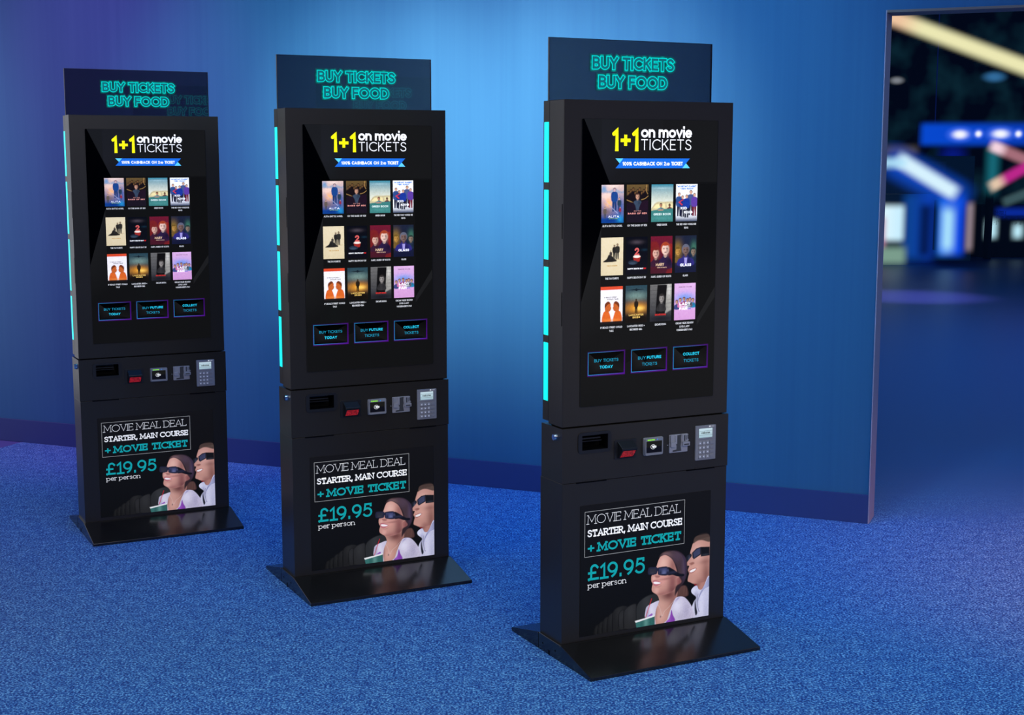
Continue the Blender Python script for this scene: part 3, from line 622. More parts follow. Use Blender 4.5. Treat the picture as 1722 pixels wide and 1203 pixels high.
    if i == 4:
        p.grad((216, 198, 158), (224, 208, 170), Z(0), Z(1))
        F([(.1, .36), (.26, .44), (.34, .54), (.44, .54), (.58, .46), (.72, .38), (.5, .355)], (34, 32, 30), True); body(.6, .44, .37, (36, 34, 32), (44, 42, 38), (140, 116, 92), (50, 42, 34)); body(.74, .42, .42, (44, 42, 38), (60, 56, 50), (140, 116, 92), (60, 50, 40)); body(.44, .42, .24, (64, 58, 52), (40, 38, 36), (150, 126, 100), (70, 58, 46)); B(.8, .42, .12, .015, (170, 152, 116), .7)
        T = [('THE FAVOURITE', .26, .74, .235, .034, .0008, (170, 140, 80)), ('A FILM', .42, .58, .3, .014, .0004, (180, 150, 100))][:1]
    if i == 5:
        p.grad((14, 14, 22), (10, 12, 20), Z(0), Z(1)); E(.5, .47, .17, .05, (228, 206, 188)); F([(.33, .46), (.67, .46), (.62, .34), (.38, .34)], (156, 42, 36)); E(.5, .47, .15, .028, (240, 226, 210)); E(.32, .32, .22, .06, (34, 44, 58)); E(.3, .3, .15, .03, (60, 76, 92), .0012, .7)
        B(.5, .86, .25, .05, (96, 84, 92), .5); B(.85, .65, .14, .03, (24, 50, 66), .6)
        T = [('2', .40, .60, .51, .20, .0050, (206, 90, 86)), ('HAPPY DEATH DAY', .08, .8, .135, .04, .0014, (236, 236, 236)), ('2U', .82, .93, .135, .04, .0014, (220, 40, 40))]
    if i == 6:
        p.grad((62, 22, 34), (108, 24, 44), Z(0), Z(1)); F([(.86, .75), (1.02, .7), (1.02, 0), (.72, 0), (.9, .3)], (136, 34, 30), True, .002); F([(-.02, .8), (.3, .84), (.42, .6), (.1, .3), (-.02, .3)], (120, 32, 30), True, .002, .8)
        bust(.24, .55, .165, (212, 162, 142), (116, 36, 32), (56, 26, 46), 1.6, .36); bust(.68, .65, .2, (230, 190, 170), (160, 62, 36), (42, 28, 60), 1.5, .52); B(.5, .08, .6, .1, (70, 24, 36), .8)
        T = [('MARY', .24, .62, .20, .08, .0016, (230, 194, 154)), ('QUEEN OF SCOTS', .3, .74, .145, .028, .0007, (206, 170, 140))]
    if i == 7:
        p.grad((22, 26, 52), (28, 34, 52), Z(0), Z(1)); B(.12, .6, .18, .22, (156, 120, 44), .85); B(.88, .66, .14, .16, (64, 116, 92), .85); B(.28, .3, .1, .1, (96, 66, 150), .7)
        bust(.14, .58, .13, (184, 136, 66), (110, 84, 36), (110, 84, 40), 1.6); bust(.86, .56, .12, (136, 116, 98), (36, 54, 50), (36, 50, 70), 1.6); bust(.5, .61, .165, (118, 92, 84), (96, 98, 112), (46, 42, 112), 2.2, .42); F([(.43, .4), (.57, .4), (.55, .2), (.46, .2)], (158, 148, 204)); B(.5, .06, .6, .1, (20, 24, 48), .9)
        T = [('GLASS', .24, .76, .165, .08, .0021, (244, 244, 250))]
    if i == 8:
        p.grad((240, 236, 236), (238, 232, 234), Z(0), Z(1)); F([(-.02, .91), (1.02, .91), (1.02, 1.02), (-.02, 1.02)], (214, 74, 44))
        for d, u in ((1, .34), (-1, .70)):
            F([(u-d*.26, .06), (u-d*.22, .3), (u-d*.06, .36), (u+d*.06, .30), (u+d*.12, .06)], (212, 96, 36), True); F([(u-d*.12, .34), (u-d*.14, .5), (u, .6), (u+d*.11, .55), (u+d*.12, .46), (u+d*.15, .44), (u+d*.1, .36), (u+d*.02, .33)], (190, 92, 40), True); F([(u-d*.14, .44), (u-d*.14, .54), (u, .61), (u+d*.1, .56), (u-d*.02, .52)], (112, 50, 24), True)
        B(.5, .1, .4, .04, (236, 136, 60), .7); F([(-.02, .07), (1.02, .07), (1.02, -.02), (-.02, -.02)], (30, 24, 24))
        T = [('IF BEALE STREET', .16, .74, .70, .03, .0007, (70, 70, 70)), ('COULD TALK', .3, .8, .645, .036, .0008, (50, 50, 50))]
    if i == 9:
        p.grad((30, 22, 18), (40, 66, 76), Z(.1), Z(1)); B(.5, .72, .5, .12, (124, 152, 140), .7); B(.5, .4, .5, .14, (216, 140, 40), .95); B(.65, .38, .2, .06, (255, 206, 96), .9)
        F([(.06, .885), (.44, .90), (.5, .93), (.56, .90), (.94, .885), (.56, .87), (.5, .84), (.44, .87)], (20, 30, 38)); body(.5, .26, .38, (36, 28, 20), (26, 20, 15), (60, 44, 30), (40, 30, 20)); B(.5, .1, .6, .12, (18, 14, 12), .95, pw=4)
        T = [('LANCASTER', .16, .84, .185, .05, .0013, (230, 188, 98)), ('SKIES', .33, .68, .12, .05, .0013, (230, 188, 98))]
    if i == 10:
        p.grad((46, 46, 50), (104, 102, 98), Z(.1), Z(1)); F([(.76, 1), (1, 1), (1, .3), (.7, .2)], (150, 146, 136), False, .002); B(.88, .85, .1, .2, (206, 202, 190), .8)
        for k in range(7): p.line([(X(0), Z(.95-.11*k)), (X(.34-.012*k), Z(.95-.11*k))], .0006, (50, 50, 50), .7, smooth=False); p.line([(X(.78-.012*k), Z(.92-.11*k)), (X(1), Z(.92-.11*k))], .0006, (80, 78, 74), .7, smooth=False)
        F([(.34, .98), (.78, .98), (.7, .2), (.26, .2)], (16, 15, 16)); bust(.53, .62, .13, (150, 142, 134), (46, 42, 40), (52, 50, 50), 1.5, .34); B(.38, .6, .07, .3, (16, 15, 16), .85); B(.5, .06, .6, .1, (24, 24, 30), .9)
        T = [('ESCAPE ROOM', .24, .74, .155, .05, .0013, (196, 40, 36))]
    if i == 11:
        p.grad((206, 150, 196), (216, 170, 210), Z(0), Z(1)); B(.5, .6, .5, .15, (108, 148, 216), .95)
        for u, v, c in ((.12, .5, (60, 70, 120)), (.88, .53, (40, 130, 170)), (.62, .53, (200, 200, 206)), (.28, .55, (196, 110, 156)), (.74, .55, (90, 96, 110)), (.46, .57, (150, 50, 110))): bust(u, v, .062, SK, (90, 50, 60), c, 1.9, .2)
        T = [('LADY', .24, .76, .40, .08, .0024, (252, 252, 252)), ('WINDERMERE\'S', .24, .76, .362, .026, .0007, (252, 252, 252)), ('FAN', .24, .62, .27, .08, .0024, (252, 252, 252)), ('LIVE', .64, .78, .28, .04, .0012, (60, 100, 180)), ('OSCAR WILDE', .2, .8, .885, .028, .0007, (40, 40, 60))]
    p.noise(.07, 20+i)
    p.to(mb, lambda a, b: (a, y, b))
    for s, a, b, v, hh, ww, c in T: text(mb, s, X(a), X(b), Z(v), hh*h, ww, lin(c), y-.0003, gap=.14)

TX = [(.1190, .1913), (.2008, .2724), (.2828, .3558), (.3655, .4385)]
TZ = [(1.2530, 1.3590), (1.1055, 1.2120), (.9675, 1.0740)]
CAPS = [['ALITA: BATTLE ANGEL'], ['ON THE BASIS OF SEX'], ['GREEN BOOK'], ['THE KID WHO WOULD BE', 'KING'], ['THE FAVOURITE'], ['HAPPY DEATH DAY 2U'],
        ['MARY, QUEEN OF SCOTS'], ['GLASS'], ['IF BEALE STREET COULD', 'TALK'], ['LANCASTER SKIES +', 'RECORDED Q&A'], ['ESCAPE ROOM'], ['OSCAR WILDE SEASON', 'LIVE: LADY', "WINDERMERE'S FAN"]]

def make_kiosk():
    root = bpy.data.objects.new('ticket_kiosk', None); COL.objects.link(root)
    # ---- base: low roof-shaped foot plate
    mb = KB(); mb.prism_x([(-.185, 0), (-.185, .0105), (-.0125, .049), (.124, .050), (.3005, .0105), (.3005, 0)][::-1], -.008, .566)
    base = mb.build('base', M_base, root, bevel=.0012)
    for yy, zz, rr in ((.0969, .0246, .0032), (.0208, .0245, .0032)):
        mb = KB(); mb.cyl('x', (yy, zz), rr, -.0084, -.006, 14); mb.build('side_hole', M_gap, base)
    mb = KB(); mb.box(-.0084, -.006, .054, .0625, .0, .0145); mb.build('cable_notch', M_gap, base)
    mb = KB(); mb.box(-.0084, -.006, .1235, .1250, .002, .0495); mb.build('side_seam', M_gap, base)
    for yy, zz in ((.1285, .046), (.1285, .006), (-.008, .045), (-.008, .004), (-.178, .004), (.294, .004)):
        mb = KB(); mb.cyl('x', (yy, zz), .0015, -.0086, -.006, 8); mb.build('rivet', M_dmetal, base)
    # ---- lower cabinet with its lit poster
    mb = KB(); mb.box(-.001, W+.001, YL, .128, .0488, .519)
    low = mb.build('lower_cabinet', M_black, root, bevel=.0012)
    mb = KB(); mb.box(.0, W, YL+.004, .126, .0470, .0500); mb.build('plinth_gap', M_gap, low)
    mb = KB(); paint_poster(mb, YL-.0016)
    n = len(mb.f); mb.box(.058, .505, YL-.0013, YL+.001, .0625, .4496, m=1)
    mb.c += [(.005, .005, .006, 1)]*(len(mb.v)-len(mb.c))
    tag(mb.build('poster', [M_print, M_bezel], low, colors=True), 'backlit meal deal poster with two people in dark glasses')
    mb = KB()
    for x0, x1 in ((.0431, .1425), (.4165, .5160)):
        mb.box(x0, x1, YL-.0024, YL+.002, .5168, .5190, 1); mb.box(x0+.030, x1-.030, YW-.0016, YW+.002, .5206, .5234, 0)
        mb.box(x0, x1, YW-.0006, YW+.002, .5192, .5206, 1)
        mb.build('hinge', [M_black, M_gap], low); mb = KB()
    # ---- payment panel
    mb = KB(); x0, x1, y0, y1, z0, z1 = -.0027, W+.0027, YW, .119, .5204, .6775
    hx0, hx1, hz0, hz1 = .0606, .1450, .6114, .6545
    xs, zs = [x0, hx0, hx1, x1], [z0, hz0, hz1, z1]
    for i in range(3):
        for j in range(3):
            if (i, j) != (1, 1): mb.poly([(xs[i], y0, zs[j]), (xs[i+1], y0, zs[j]), (xs[i+1], y0, zs[j+1]), (xs[i], y0, zs[j+1])])
    mb.box(x0, x1, y0, y1, z0, z1, skip='f')
    pan = mb.build('payment_panel', M_black, root)
    # receipt tray: rounded bezel frame and a hollow behind it
    mb = KB(); R = rrect(.0477, .1572, .6022, .6628, .012, 6); Q = rrect(hx0, hx1, hz0, hz1, .0015, 6); yb = YW-.0028
    for i in range(len(R)):
        j = (i+1) % len(R)
        mb.poly([(R[i][0], yb, R[i][1]), (R[j][0], yb, R[j][1]), (Q[j][0], yb, Q[j][1]), (Q[i][0], yb, Q[i][1])])
        mb.poly([(R[j][0], yb, R[j][1]), (R[i][0], yb, R[i][1]), (R[i][0], YW, R[i][1]), (R[j][0], YW, R[j][1])])
        mb.poly([(Q[i][0], yb, Q[i][1]), (Q[j][0], yb, Q[j][1]), (Q[j][0], YW+.05, Q[j][1]), (Q[i][0], YW+.05, Q[i][1])], 1)
    mb.poly([(a, YW+.05, b) for a, b in Q], 1)
    mb.box(hx0+.001, hx1-.014, YW+.016, YW+.045, .6395, .6435, 0); mb.box(hx0+.001, hx1-.014, YW+.02, YW+.045, .6480, .6500, 0); mb.box(hx0+.001, hx1-.014, YW+.010, YW+.045, .6335, .6355, 0)
    mb.build('receipt_slot', [M_bezel, M_gap], pan)
    # barcode scanner hood
    mb = KB(); P = rrect(.1670, .2405, .5750, .6320, .003, 4); mb.prism_y(P, YW-.0022, YW+.001)
    pr = [(YW-.002, .6272), (YW-.029, .6112), (YW-.029, .6060), (YW-.006, .5785), (YW-.002, .5785)]
    sc_ = None
    mb2 = KB(); mb2.prism_x(pr, .1772, .2290)
    sc_ = mb.build('barcode_scanner', M_bezel, pan, bevel=.0006)
    mb2.build('scanner_hood', simple('scanner_black', (.012, .012, .012), .35), sc_, bevel=.0012)
    mb = KB(); f = lambda t, e: (YW-.029+.023*t-e*.76, .6060-.0275*t-e*.64)
    (ya, za), (yb_, zb) = f(.10, .0006), f(.86, .0006)
    mb.poly([(.1815, yb_, zb), (.2245, yb_, zb), (.2245, ya, za), (.1815, ya, za)])
    tag(mb.build('scan_window', M_redwin, sc_), 'glowing red scan window')
    # contactless reader
    mb = KB(); mb.prism_y(rrect(.2640, .3300, .5775, .6300, .004, 4), YW-.006, YW+.001, 0)
    mb.prism_y(rrect(.2652, .3252, .5790, .6284, .004, 4), YW-.0125, YW-.0065, 0)
    rd = mb.build('contactless_reader', M_grey, pan, bevel=.0007)
    mb = KB(); yf = YW-.0127; mb.poly([(.2683, yf, .5866), (.3214, yf, .5866), (.3214, yf, .6205), (.2683, yf, .6205)], 0, lin((13, 14, 22)))
    mb.poly([(.2683, yf-.0001, .6022), (.3214, yf-.0001, .6050), (.3214, yf-.0001, .6205), (.2683, yf-.0001, .6205)], 0, lin((24, 24, 22)))
    pos = lambda a, b: (a, yf-.0004, b)
    wht = lin((224, 224, 220))
    strip(mb, arc(.2912, .6040, .0082, .0066, 55, 305), .0011, pos, wht); strip(mb, [(.2870, .6075), (.2910, .6058), (.2945, .6072), (.3010, .6035), (.2975, .6000)], .0016, pos, wht)
    mb.poly([pos(*q) for q in ((.2868, .6030), (.2925, .6000), (.2962, .6012), (.2955, .6065), (.2900, .6062))], 0, wht)
    for k in range(3): strip(mb, arc(.2945+.0024*k, .6040, .0024, .0042-.0002*k, -55, 55), .0009, pos, wht)
    for k in range(4):
        g = lin((150, 255, 40)); xx = .2722+.0063*k; mb.poly([pos(xx, .6229), pos(xx+.0050, .6230), pos(xx+.0050, .6258), pos(xx, .6257)], 0, g)
    strip(mb, [(.3042, .6236), (.3052, .6258), (.3066, .6238)], .0018, pos, lin((40, 140, 220)))
    for k in range(4): strip(mb, [(.3098+.0036*k, .6246), (.3118+.0036*k, .6246)], .0012, pos, lin((70, 110, 160)))
    mb.build('reader_face', M_disp, rd, colors=True)
    # card reader of cast metal: plate, two cheeks, a curved throat
    mb = KB(); mb.prism_y(rrect(.3535, .4168, .5772, .6308, .0015, 3), YW-.003, YW+.001, 0)
    mb.box(.3552, .3706, YW-.010, YW-.003, .5950, .6094, 0); mb.box(.3545, .3560, YW-.009, YW-.003, .6094, .6300, 0); mb.box(.3560, .3640, YW-.005, YW-.003, .6105, .6290, 0)
    mb.box(.3957, .4192, YW-.012, YW-.003, .5961, .6077, 0); mb.box(.3965, .4165, YW-.007, YW-.003, .6085, .6300, 0)
    mb.box(.4010, .4060, YW-.0078, YW-.006, .6100, .6280, 1); mb.box(.4085, .4110, YW-.0078, YW-.006, .6130, .6270, 1); mb.box(.4130, .4160, YW-.0078, YW-.006, .6160, .6280, 1)
    mb.box(.3985, .4160, YW-.0125, YW-.011, .5985, .6030, 1)
    mb.box(.3722, .3786, YW-.006, YW-.003, .6030, .6285, 0)
    th = [(.3790, .6285), (.3945, .6300), (.3935, .6180), (.3945, .6080), (.3925, .5960), (.3950, .5805), (.3640, .5795), (.3645, .5850), (.3775, .5865), (.3780, .5950), (.3755, .6060), (.3775, .6180)]
    mb.prism_y(th[::-1], YW-.0036, YW-.0030, 1)
    for xx, zz in ((.3487, .6010), (.4207, .6116)): mb.cyl('y', (xx, zz), .0016, YW-.0015, YW+.001, 10, 0)
    mb.build('card_slot', [M_metal, M_dmetal], pan, bevel=.0004)
    # keypad with its small display
    mb = KB(); mb.prism_y(rrect(.4443, .5154, .5462, .6498, .0018, 3), YW-.005, YW+.001, 0)
    mb.box(.4518, .5045, YW-.0066, YW-.004, .6105, .6130, 1)
    for r in range(4):
        z_ = .5930-.0135*r
        for c_ in range(3): mb.box(.4535+.0132*c_, .4645+.0132*c_, YW-.0078, YW-.004, z_, z_+.0098, 1)
        mb.box(.4935, .5070, YW-.0070, YW-.004, z_+.0012, z_+.0088, 0)
    kp = mb.build('keypad', [M_grey, M_lgrey], pan, bevel=.0007)
    mb = KB(); yf = YW-.0056
    mb.poly([(.4535, yf+.0002, .6130), (.5040, yf+.0002, .6130), (.5040, yf+.0002, .6425), (.4535, yf+.0002, .6425)], 0, lin((70, 76, 90)))
    mb.poly([(.4550, yf, .6138), (.5026, yf, .6138), (.5026, yf, .6412), (.4550, yf, .6412)], 0, [lin((150, 176, 178)), lin((150, 172, 174)), lin((184, 200, 200)), lin((184, 202, 202))])
    pos = lambda a, b: (a, yf-.0003, b)
    for zz in (.6215, .6335): strip(mb, [(.4560, zz), (.5018, zz)], .0008, pos, lin((96, 116, 118)))
    text(mb, 'welcome', .4625, .4935, .6248, .0072, .0011, lin((30, 40, 40)), yf-.0003, gap=.1)
    strip(mb, [(.4905, .6452), (.4935, .6470), (.4950, .6452)], .0026, pos, lin((225, 225, 225)))
    for k in range(3): strip(mb, [(.4985+.0035*k, .6460), (.5005+.0035*k, .6460)], .0018, pos, lin((190, 190, 195)))
    # legends on the keys
    for r in range(4):
        for c_ in range(3):
            mb.poly([(.4575+.0132*c_, YW-.0080, .5965-.0135*r), (.4598+.0132*c_, YW-.0080, .5965-.0135*r), (.4598+.0132*c_, YW-.0080, .5992-.0135*r), (.4575+.0132*c_, YW-.0080, .5992-.0135*r)], 0, lin((196, 198, 208)))
    tag(mb.build('keypad_display', M_disp, kp, colors=True), 'pale keypad display reading welcome')
    # lock on the left flank
    mb = KB(); mb.cyl('x', (.0304, .6502), .0098, -.0070, -.002, 22, r2=.0104); mb.cyl('x', (.0304, .6502), .0085, -.0125, -.0070, 22, r2=.0098); mb.box(-.0129, -.0120, .0296, .0312, .6455, .6550)
    mb.build('lock', M_chrome, pan)
    # ---- neck and upper cabinet
    mb = KB(); mb.box(.008, W-.008, .012, .078, .676, .683); mb.build('neck', M_gap, root)
    mb = KB(); mb.box(0, W, 0, .0828, .6808, 1.592)
    up = mb.build('upper_cabinet', M_black, root, bevel=.0012)
    mb = KB()
    mb.box(.0002, W-.0002, .0836, .1185, .6875, 1.591)
    mb.build('rear_casing', M_black, up, bevel=.001)
    for z0, z1 in ((1.2115, 1.3073), (.968, 1.063)):
        mb = KB(); mb.box(-.0004, .002, .0045, .0085, z0, z1); mb.build('door_latch', M_gap, up)
    for z0, z1 in ((1.3656, 1.5325), (1.1490, 1.3446), (.9338, 1.1282), (.7450, .9126)):
        for x_ in (-.0005, W-.0025):
            mb = KB(); mb.box(x_, x_+.0030, .0868, .1130, z0, z1)
            tag(mb.build('light_strip', M_cyan, up, bevel=.0008), 'glowing cyan light strip')
    # ---- touch screen
    ys = -.0022
    mb = KB(); mb.prism_y(rrect(.0553, .5088, .7345, 1.5412, .004, 4), ys, .001, 1)
    mb.c = [(.005, .005, .006, 1)]*len(mb.v)
    y0 = ys-.0002; V = lambda a, b, k=0: (a, y0-k*.0002, b)
    D = lin((17, 17, 17))
    mb.poly([V(a, b) for a, b in rrect(.0560, .5076, .7352, 1.5405, .004, 4)], 0, D)
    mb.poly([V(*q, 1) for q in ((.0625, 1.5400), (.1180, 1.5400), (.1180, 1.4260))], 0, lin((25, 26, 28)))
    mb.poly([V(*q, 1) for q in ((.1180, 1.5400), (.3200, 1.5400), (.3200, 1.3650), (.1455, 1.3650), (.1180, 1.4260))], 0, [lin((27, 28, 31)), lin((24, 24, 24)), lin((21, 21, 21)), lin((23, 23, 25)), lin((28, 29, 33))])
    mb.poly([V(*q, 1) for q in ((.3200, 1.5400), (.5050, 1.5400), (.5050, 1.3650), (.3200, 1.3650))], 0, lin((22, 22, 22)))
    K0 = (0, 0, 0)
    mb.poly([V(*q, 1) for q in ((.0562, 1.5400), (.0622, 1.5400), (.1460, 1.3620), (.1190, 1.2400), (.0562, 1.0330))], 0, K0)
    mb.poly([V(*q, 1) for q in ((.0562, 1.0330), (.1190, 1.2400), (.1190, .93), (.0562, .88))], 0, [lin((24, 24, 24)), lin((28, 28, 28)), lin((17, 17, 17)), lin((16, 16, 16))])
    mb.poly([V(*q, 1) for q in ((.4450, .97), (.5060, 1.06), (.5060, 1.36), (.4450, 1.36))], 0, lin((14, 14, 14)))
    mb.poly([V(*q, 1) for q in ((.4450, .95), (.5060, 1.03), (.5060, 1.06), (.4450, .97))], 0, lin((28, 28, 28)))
    mb.poly([V(*q, 1) for q in ((.1985, .8900), (.2222, .8905), (.2222, .8600), (.1985, .8500))], 0, lin((12, 12, 12)))
    # captions under the tiles
    for i in range(12):
        tx, tz = TX[i % 4], TZ[i//4]; cx = (tx[0]+tx[1])/2
        for k, s in enumerate(CAPS[i]):
            wd = .0034*len(s)
            text(mb, s, cx-wd/2, cx+wd/2, tz[0]-.0112-.0100*k-(i//4)*.0004, .0056, .00105, lin((205, 205, 205)), y0-.0006, gap=.18)
    scr = mb.build('screen', [M_disp, M_bezel], up, colors=True)
    # headline
    mb = KB(); ye = y0-.0006; pos = lambda a, b: (a, ye, b); Yl, Wh = lin((255, 246, 24)), lin((255, 255, 255))
    for xo in (0, .0649):
        strip(mb, [(.1565+xo, 1.4990), (.1669+xo, 1.5085), (.1669+xo, 1.4520)], .0112, pos, Yl)
        disc(mb, (.1570+xo, 1.4995), .0055, pos, Yl)
    strip(mb, [(.1790, 1.4820), (.2115, 1.4820)], .0098, pos, Yl); strip(mb, [(.19525, 1.4665), (.19525, 1.4975)], .0098, pos, Yl)
    text(mb, 'on movie', .2462, .4160, 1.4903, .0300, .0062, Wh, ye, gap=.06)
    text(mb, 'TICKETS', .2464, .4148, 1.4552, .0305, .0030, lin((240, 240, 240)), ye, gap=.16)
    tag(mb.build('headline', M_disp, scr, colors=True), 'yellow and white ticket offer headline')
    mb = KB(); Bl, Lb = lin((28, 106, 210)), lin((96, 208, 255))
    mb.poly([pos(*q) for q in ((.1632, 1.4049), (.3853, 1.4046), (.3977, 1.4183), (.4107, 1.4320), (.1880, 1.4320), (.1766, 1.4187))], 0, Bl)
    mb.poly([pos(*q) for q in ((.1632, 1.4320), (.1766, 1.4187), (.1883, 1.4320))], 0, Lb)
    mb.poly([pos(*q) for q in ((.3853, 1.4046), (.4108, 1.4046), (.3977, 1.4183))], 0, Lb)
    text(mb, '100% CASHBACK ON 2', .1861, .3290, 1.4122, .0103, .0023, Wh, ye-.0003, gap=.16)
    text(mb, 'ND', .3315, .3420, 1.4122, .0076, .0018, Wh, ye-.0003, gap=.16); text(mb, 'TICKET', .3478, .3860, 1.4122, .0103, .0023, Wh, ye-.0003, gap=.16)
    tag(mb.build('ribbon_banner', M_disp, scr, colors=True), 'blue cashback ribbon banner')
    looks = ['blue and peach', 'dark brown', 'pale teal', 'white and blue', 'cream', 'black with red', 'crimson', 'dark indigo', 'white and orange', 'amber sunset', 'grey stone', 'pink and blue']
    for i in range(12):
        mb = KB(); tx, tz = TX[i % 4], TZ[i//4]; tile(i, tx[0], tx[1], tz[0], tz[1], mb, ye)
        tag(mb.build('film_tile', M_disp, scr, colors=True), looks[i]+' film poster tile')
    btn = [(.0795, .1987), (.2224, .3409), (.3646, .4830)]
    words_ = [[('BUY TICKETS', .0998, .1791, .8612, .00115), ('TODAY', .1178, .1606, .8422, .0019)], [('BUY', .2446, .2705, .8602, .00115), ('FUTURE', .2745, .3231, .8602, .0019), ('TICKETS', .2585, .3095, .8414, .00115)],
              [('COLLECT', .3985, .4548, .8622, .0019), ('TICKETS', .4010, .4525, .8428, .00115)]]
    for (a, b), ws in zip(btn, words_):
        mb = KB(); z0, z1 = .8244, .8900; cy, pu, bl = lin((22, 140, 190)), lin((96, 14, 150)), lin((40, 24, 160))
        for q, wd in ((.0046, .0),):
            pass
        gl = lambda c: tuple(c)+(1,)
        # soft violet surround, then the bright edge, then the dark face
        m_ = .0042; O = [(a-m_*.6, z0-m_), (b+m_, z0-m_), (b+m_, z1+m_*.8), (a-m_*.6, z1+m_*.8)]; I = [(a, z0), (b, z0), (b, z1), (a, z1)]
        oc = D; ic = [lin((70, 10, 105)), lin((86, 12, 130)), lin((66, 10, 100)), lin((40, 14, 70))]
        for k in range(4):
            j = (k+1) % 4; mb.poly([pos(*O[k]), pos(*O[j]), pos(*I[j]), pos(*I[k])], 0, [oc, oc, ic[j], ic[k]])
        e = .0019; I2 = [(a+e, z0+e), (b-e*.6, z0+e), (b-e*.6, z1-e), (a+e, z1-e)]; lc = [lin((28, 128, 178)), lin((78, 14, 140)), lin((58, 12, 100)), lin((24, 112, 150))]
        mc = [lin((28, 80, 180)), None, lin((24, 60, 130)), None]
        p2 = lambda x, z: (x, ye-.0003, z)
        for k in range(4):
            j = (k+1) % 4; mb.poly([p2(*I[k]), p2(*I[j]), p2(*I2[j]), p2(*I2[k])], 0, [lc[k], lc[j], lc[j], lc[k]])
        cx, cz = a+(b-a)*.38, z0+(z1-z0)*.42
        for k in range(4):
            j = (k+1) % 4; sh = [((6, 6, 6), (4, 4, 4), (27, 27, 28)), ((20, 20, 20), (6, 6, 6), (20, 20, 20)), ((0, 0, 0), (0, 0, 0), (3, 3, 3)), ((22, 22, 22), (8, 8, 8), (26, 26, 26))][k]
            mb.poly([p2(*I2[k]), p2(*I2[j]), p2(cx, cz)], 0, [lin(q) for q in sh])
        for s, xa, xb, zz, ww in ws: text(mb, s, xa, xb, zz, .0086, ww, lin((36, 196, 220)) if ww > .0015 else lin((28, 150, 178)), ye-.0006)
        tag(mb.build('ticket_button', M_disp, scr, colors=True), 'dark on-screen button with cyan and violet edge')
    # ---- header sign: tinted clear panel with neon-style lettering on both faces
    mb = KB(); mb.box(.0090, .5512, .1010, .1070, 1.588, 1.7648)
    sg = mb.build('header_sign', M_tint, root)
    mb = KB()
    mb.box(.0075, .0090, .1005, .1075, 1.588, 1.7652); mb.box(.5512, .5524, .1005, .1075, 1.588, 1.7652); mb.box(.0075, .5524, .1005, .1075, 1.7648, 1.7656)
    mb.build('panel_edge', M_edge, sg)
    lines = [('BUY TICKETS', .1462, .4188, 1.6822, .0362), ('BUY FOOD', .1668, .3960, 1.6298, .0362)]
    mb = KB()
    for face, (yy, sgn) in enumerate(((.1008, -1), (.1072, 1))):
        for s, xa, xb, zz, hh in lines:
            for P in layout(s, hh, .0085, xa, xb, gap=.05):
                for lay, wd, c, ce in ((0, .0250, lin((16, 150, 140))+(.95,), lin((10, 110, 110))+(0.,)), (1, .0122, lin((6, 200, 196))+(1,), None), (2, .0112, lin((0, 226, 222))+(1,), None), (3, .0066, lin((22, 104, 118))+(1,), None)):  # lowest layer paints the halo glow around the letters
                    ps = lambda q, r: (q, yy+sgn*.00025*lay, zz+r)
                    strip(mb, P, wd, ps, c, ce, cap=wd/2*(1 if lay else .8))
    tag(mb.build('neon_lettering', M_soft, sg, colors=True), 'glowing turquoise outlined lettering')
    return root

def children_of(o): return [c for c in bpy.data.objects if c.parent == o]
def copy_tree(o, parent=None):
    c = o.copy(); COL.objects.link(c)
    if parent: c.parent = parent
    for ch in children_of(o): copy_tree(ch, c)
    return c
K_POSE = [(.36431, 4.11295, .46766, 'black ticket kiosk standing nearest, last in the row towards the open doorway'),
          (-.50090, 4.77795, .46870, 'black ticket kiosk standing in the middle of the row of three'),
          (-1.41210, 5.49260, .47531, 'black ticket kiosk standing farthest back, next to the purple-lit end of the wall')]
proto = make_kiosk()
for i, (x, y, a, lab) in enumerate(K_POSE):
    k = proto if i == 0 else copy_tree(proto)
    k.location = (x, y, 0); k.rotation_euler = (0, 0, a)
    tag(k, lab, 'ticket kiosk', 'ticket kiosks in a row before the blue wall')
# ------------------------------------------------------------------ the dim concourse beyond the doorway; its glow is painted emission
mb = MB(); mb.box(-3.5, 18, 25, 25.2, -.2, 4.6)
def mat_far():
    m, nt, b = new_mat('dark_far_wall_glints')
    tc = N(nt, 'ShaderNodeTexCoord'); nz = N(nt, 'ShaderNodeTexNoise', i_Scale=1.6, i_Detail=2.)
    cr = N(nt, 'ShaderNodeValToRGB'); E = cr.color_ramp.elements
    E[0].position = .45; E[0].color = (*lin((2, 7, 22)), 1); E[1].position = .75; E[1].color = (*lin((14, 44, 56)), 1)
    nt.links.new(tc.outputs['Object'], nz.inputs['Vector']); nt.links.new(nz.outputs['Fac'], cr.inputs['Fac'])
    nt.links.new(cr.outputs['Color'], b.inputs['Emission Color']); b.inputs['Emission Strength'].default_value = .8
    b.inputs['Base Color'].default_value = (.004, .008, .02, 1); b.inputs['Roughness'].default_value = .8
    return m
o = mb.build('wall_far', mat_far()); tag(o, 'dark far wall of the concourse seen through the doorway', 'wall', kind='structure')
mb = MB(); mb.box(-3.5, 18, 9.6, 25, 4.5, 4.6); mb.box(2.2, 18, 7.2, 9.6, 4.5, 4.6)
o = mb.build('ceiling', M_dark); tag(o, 'dark concourse ceiling beyond the doorway', 'ceiling', kind='structure')

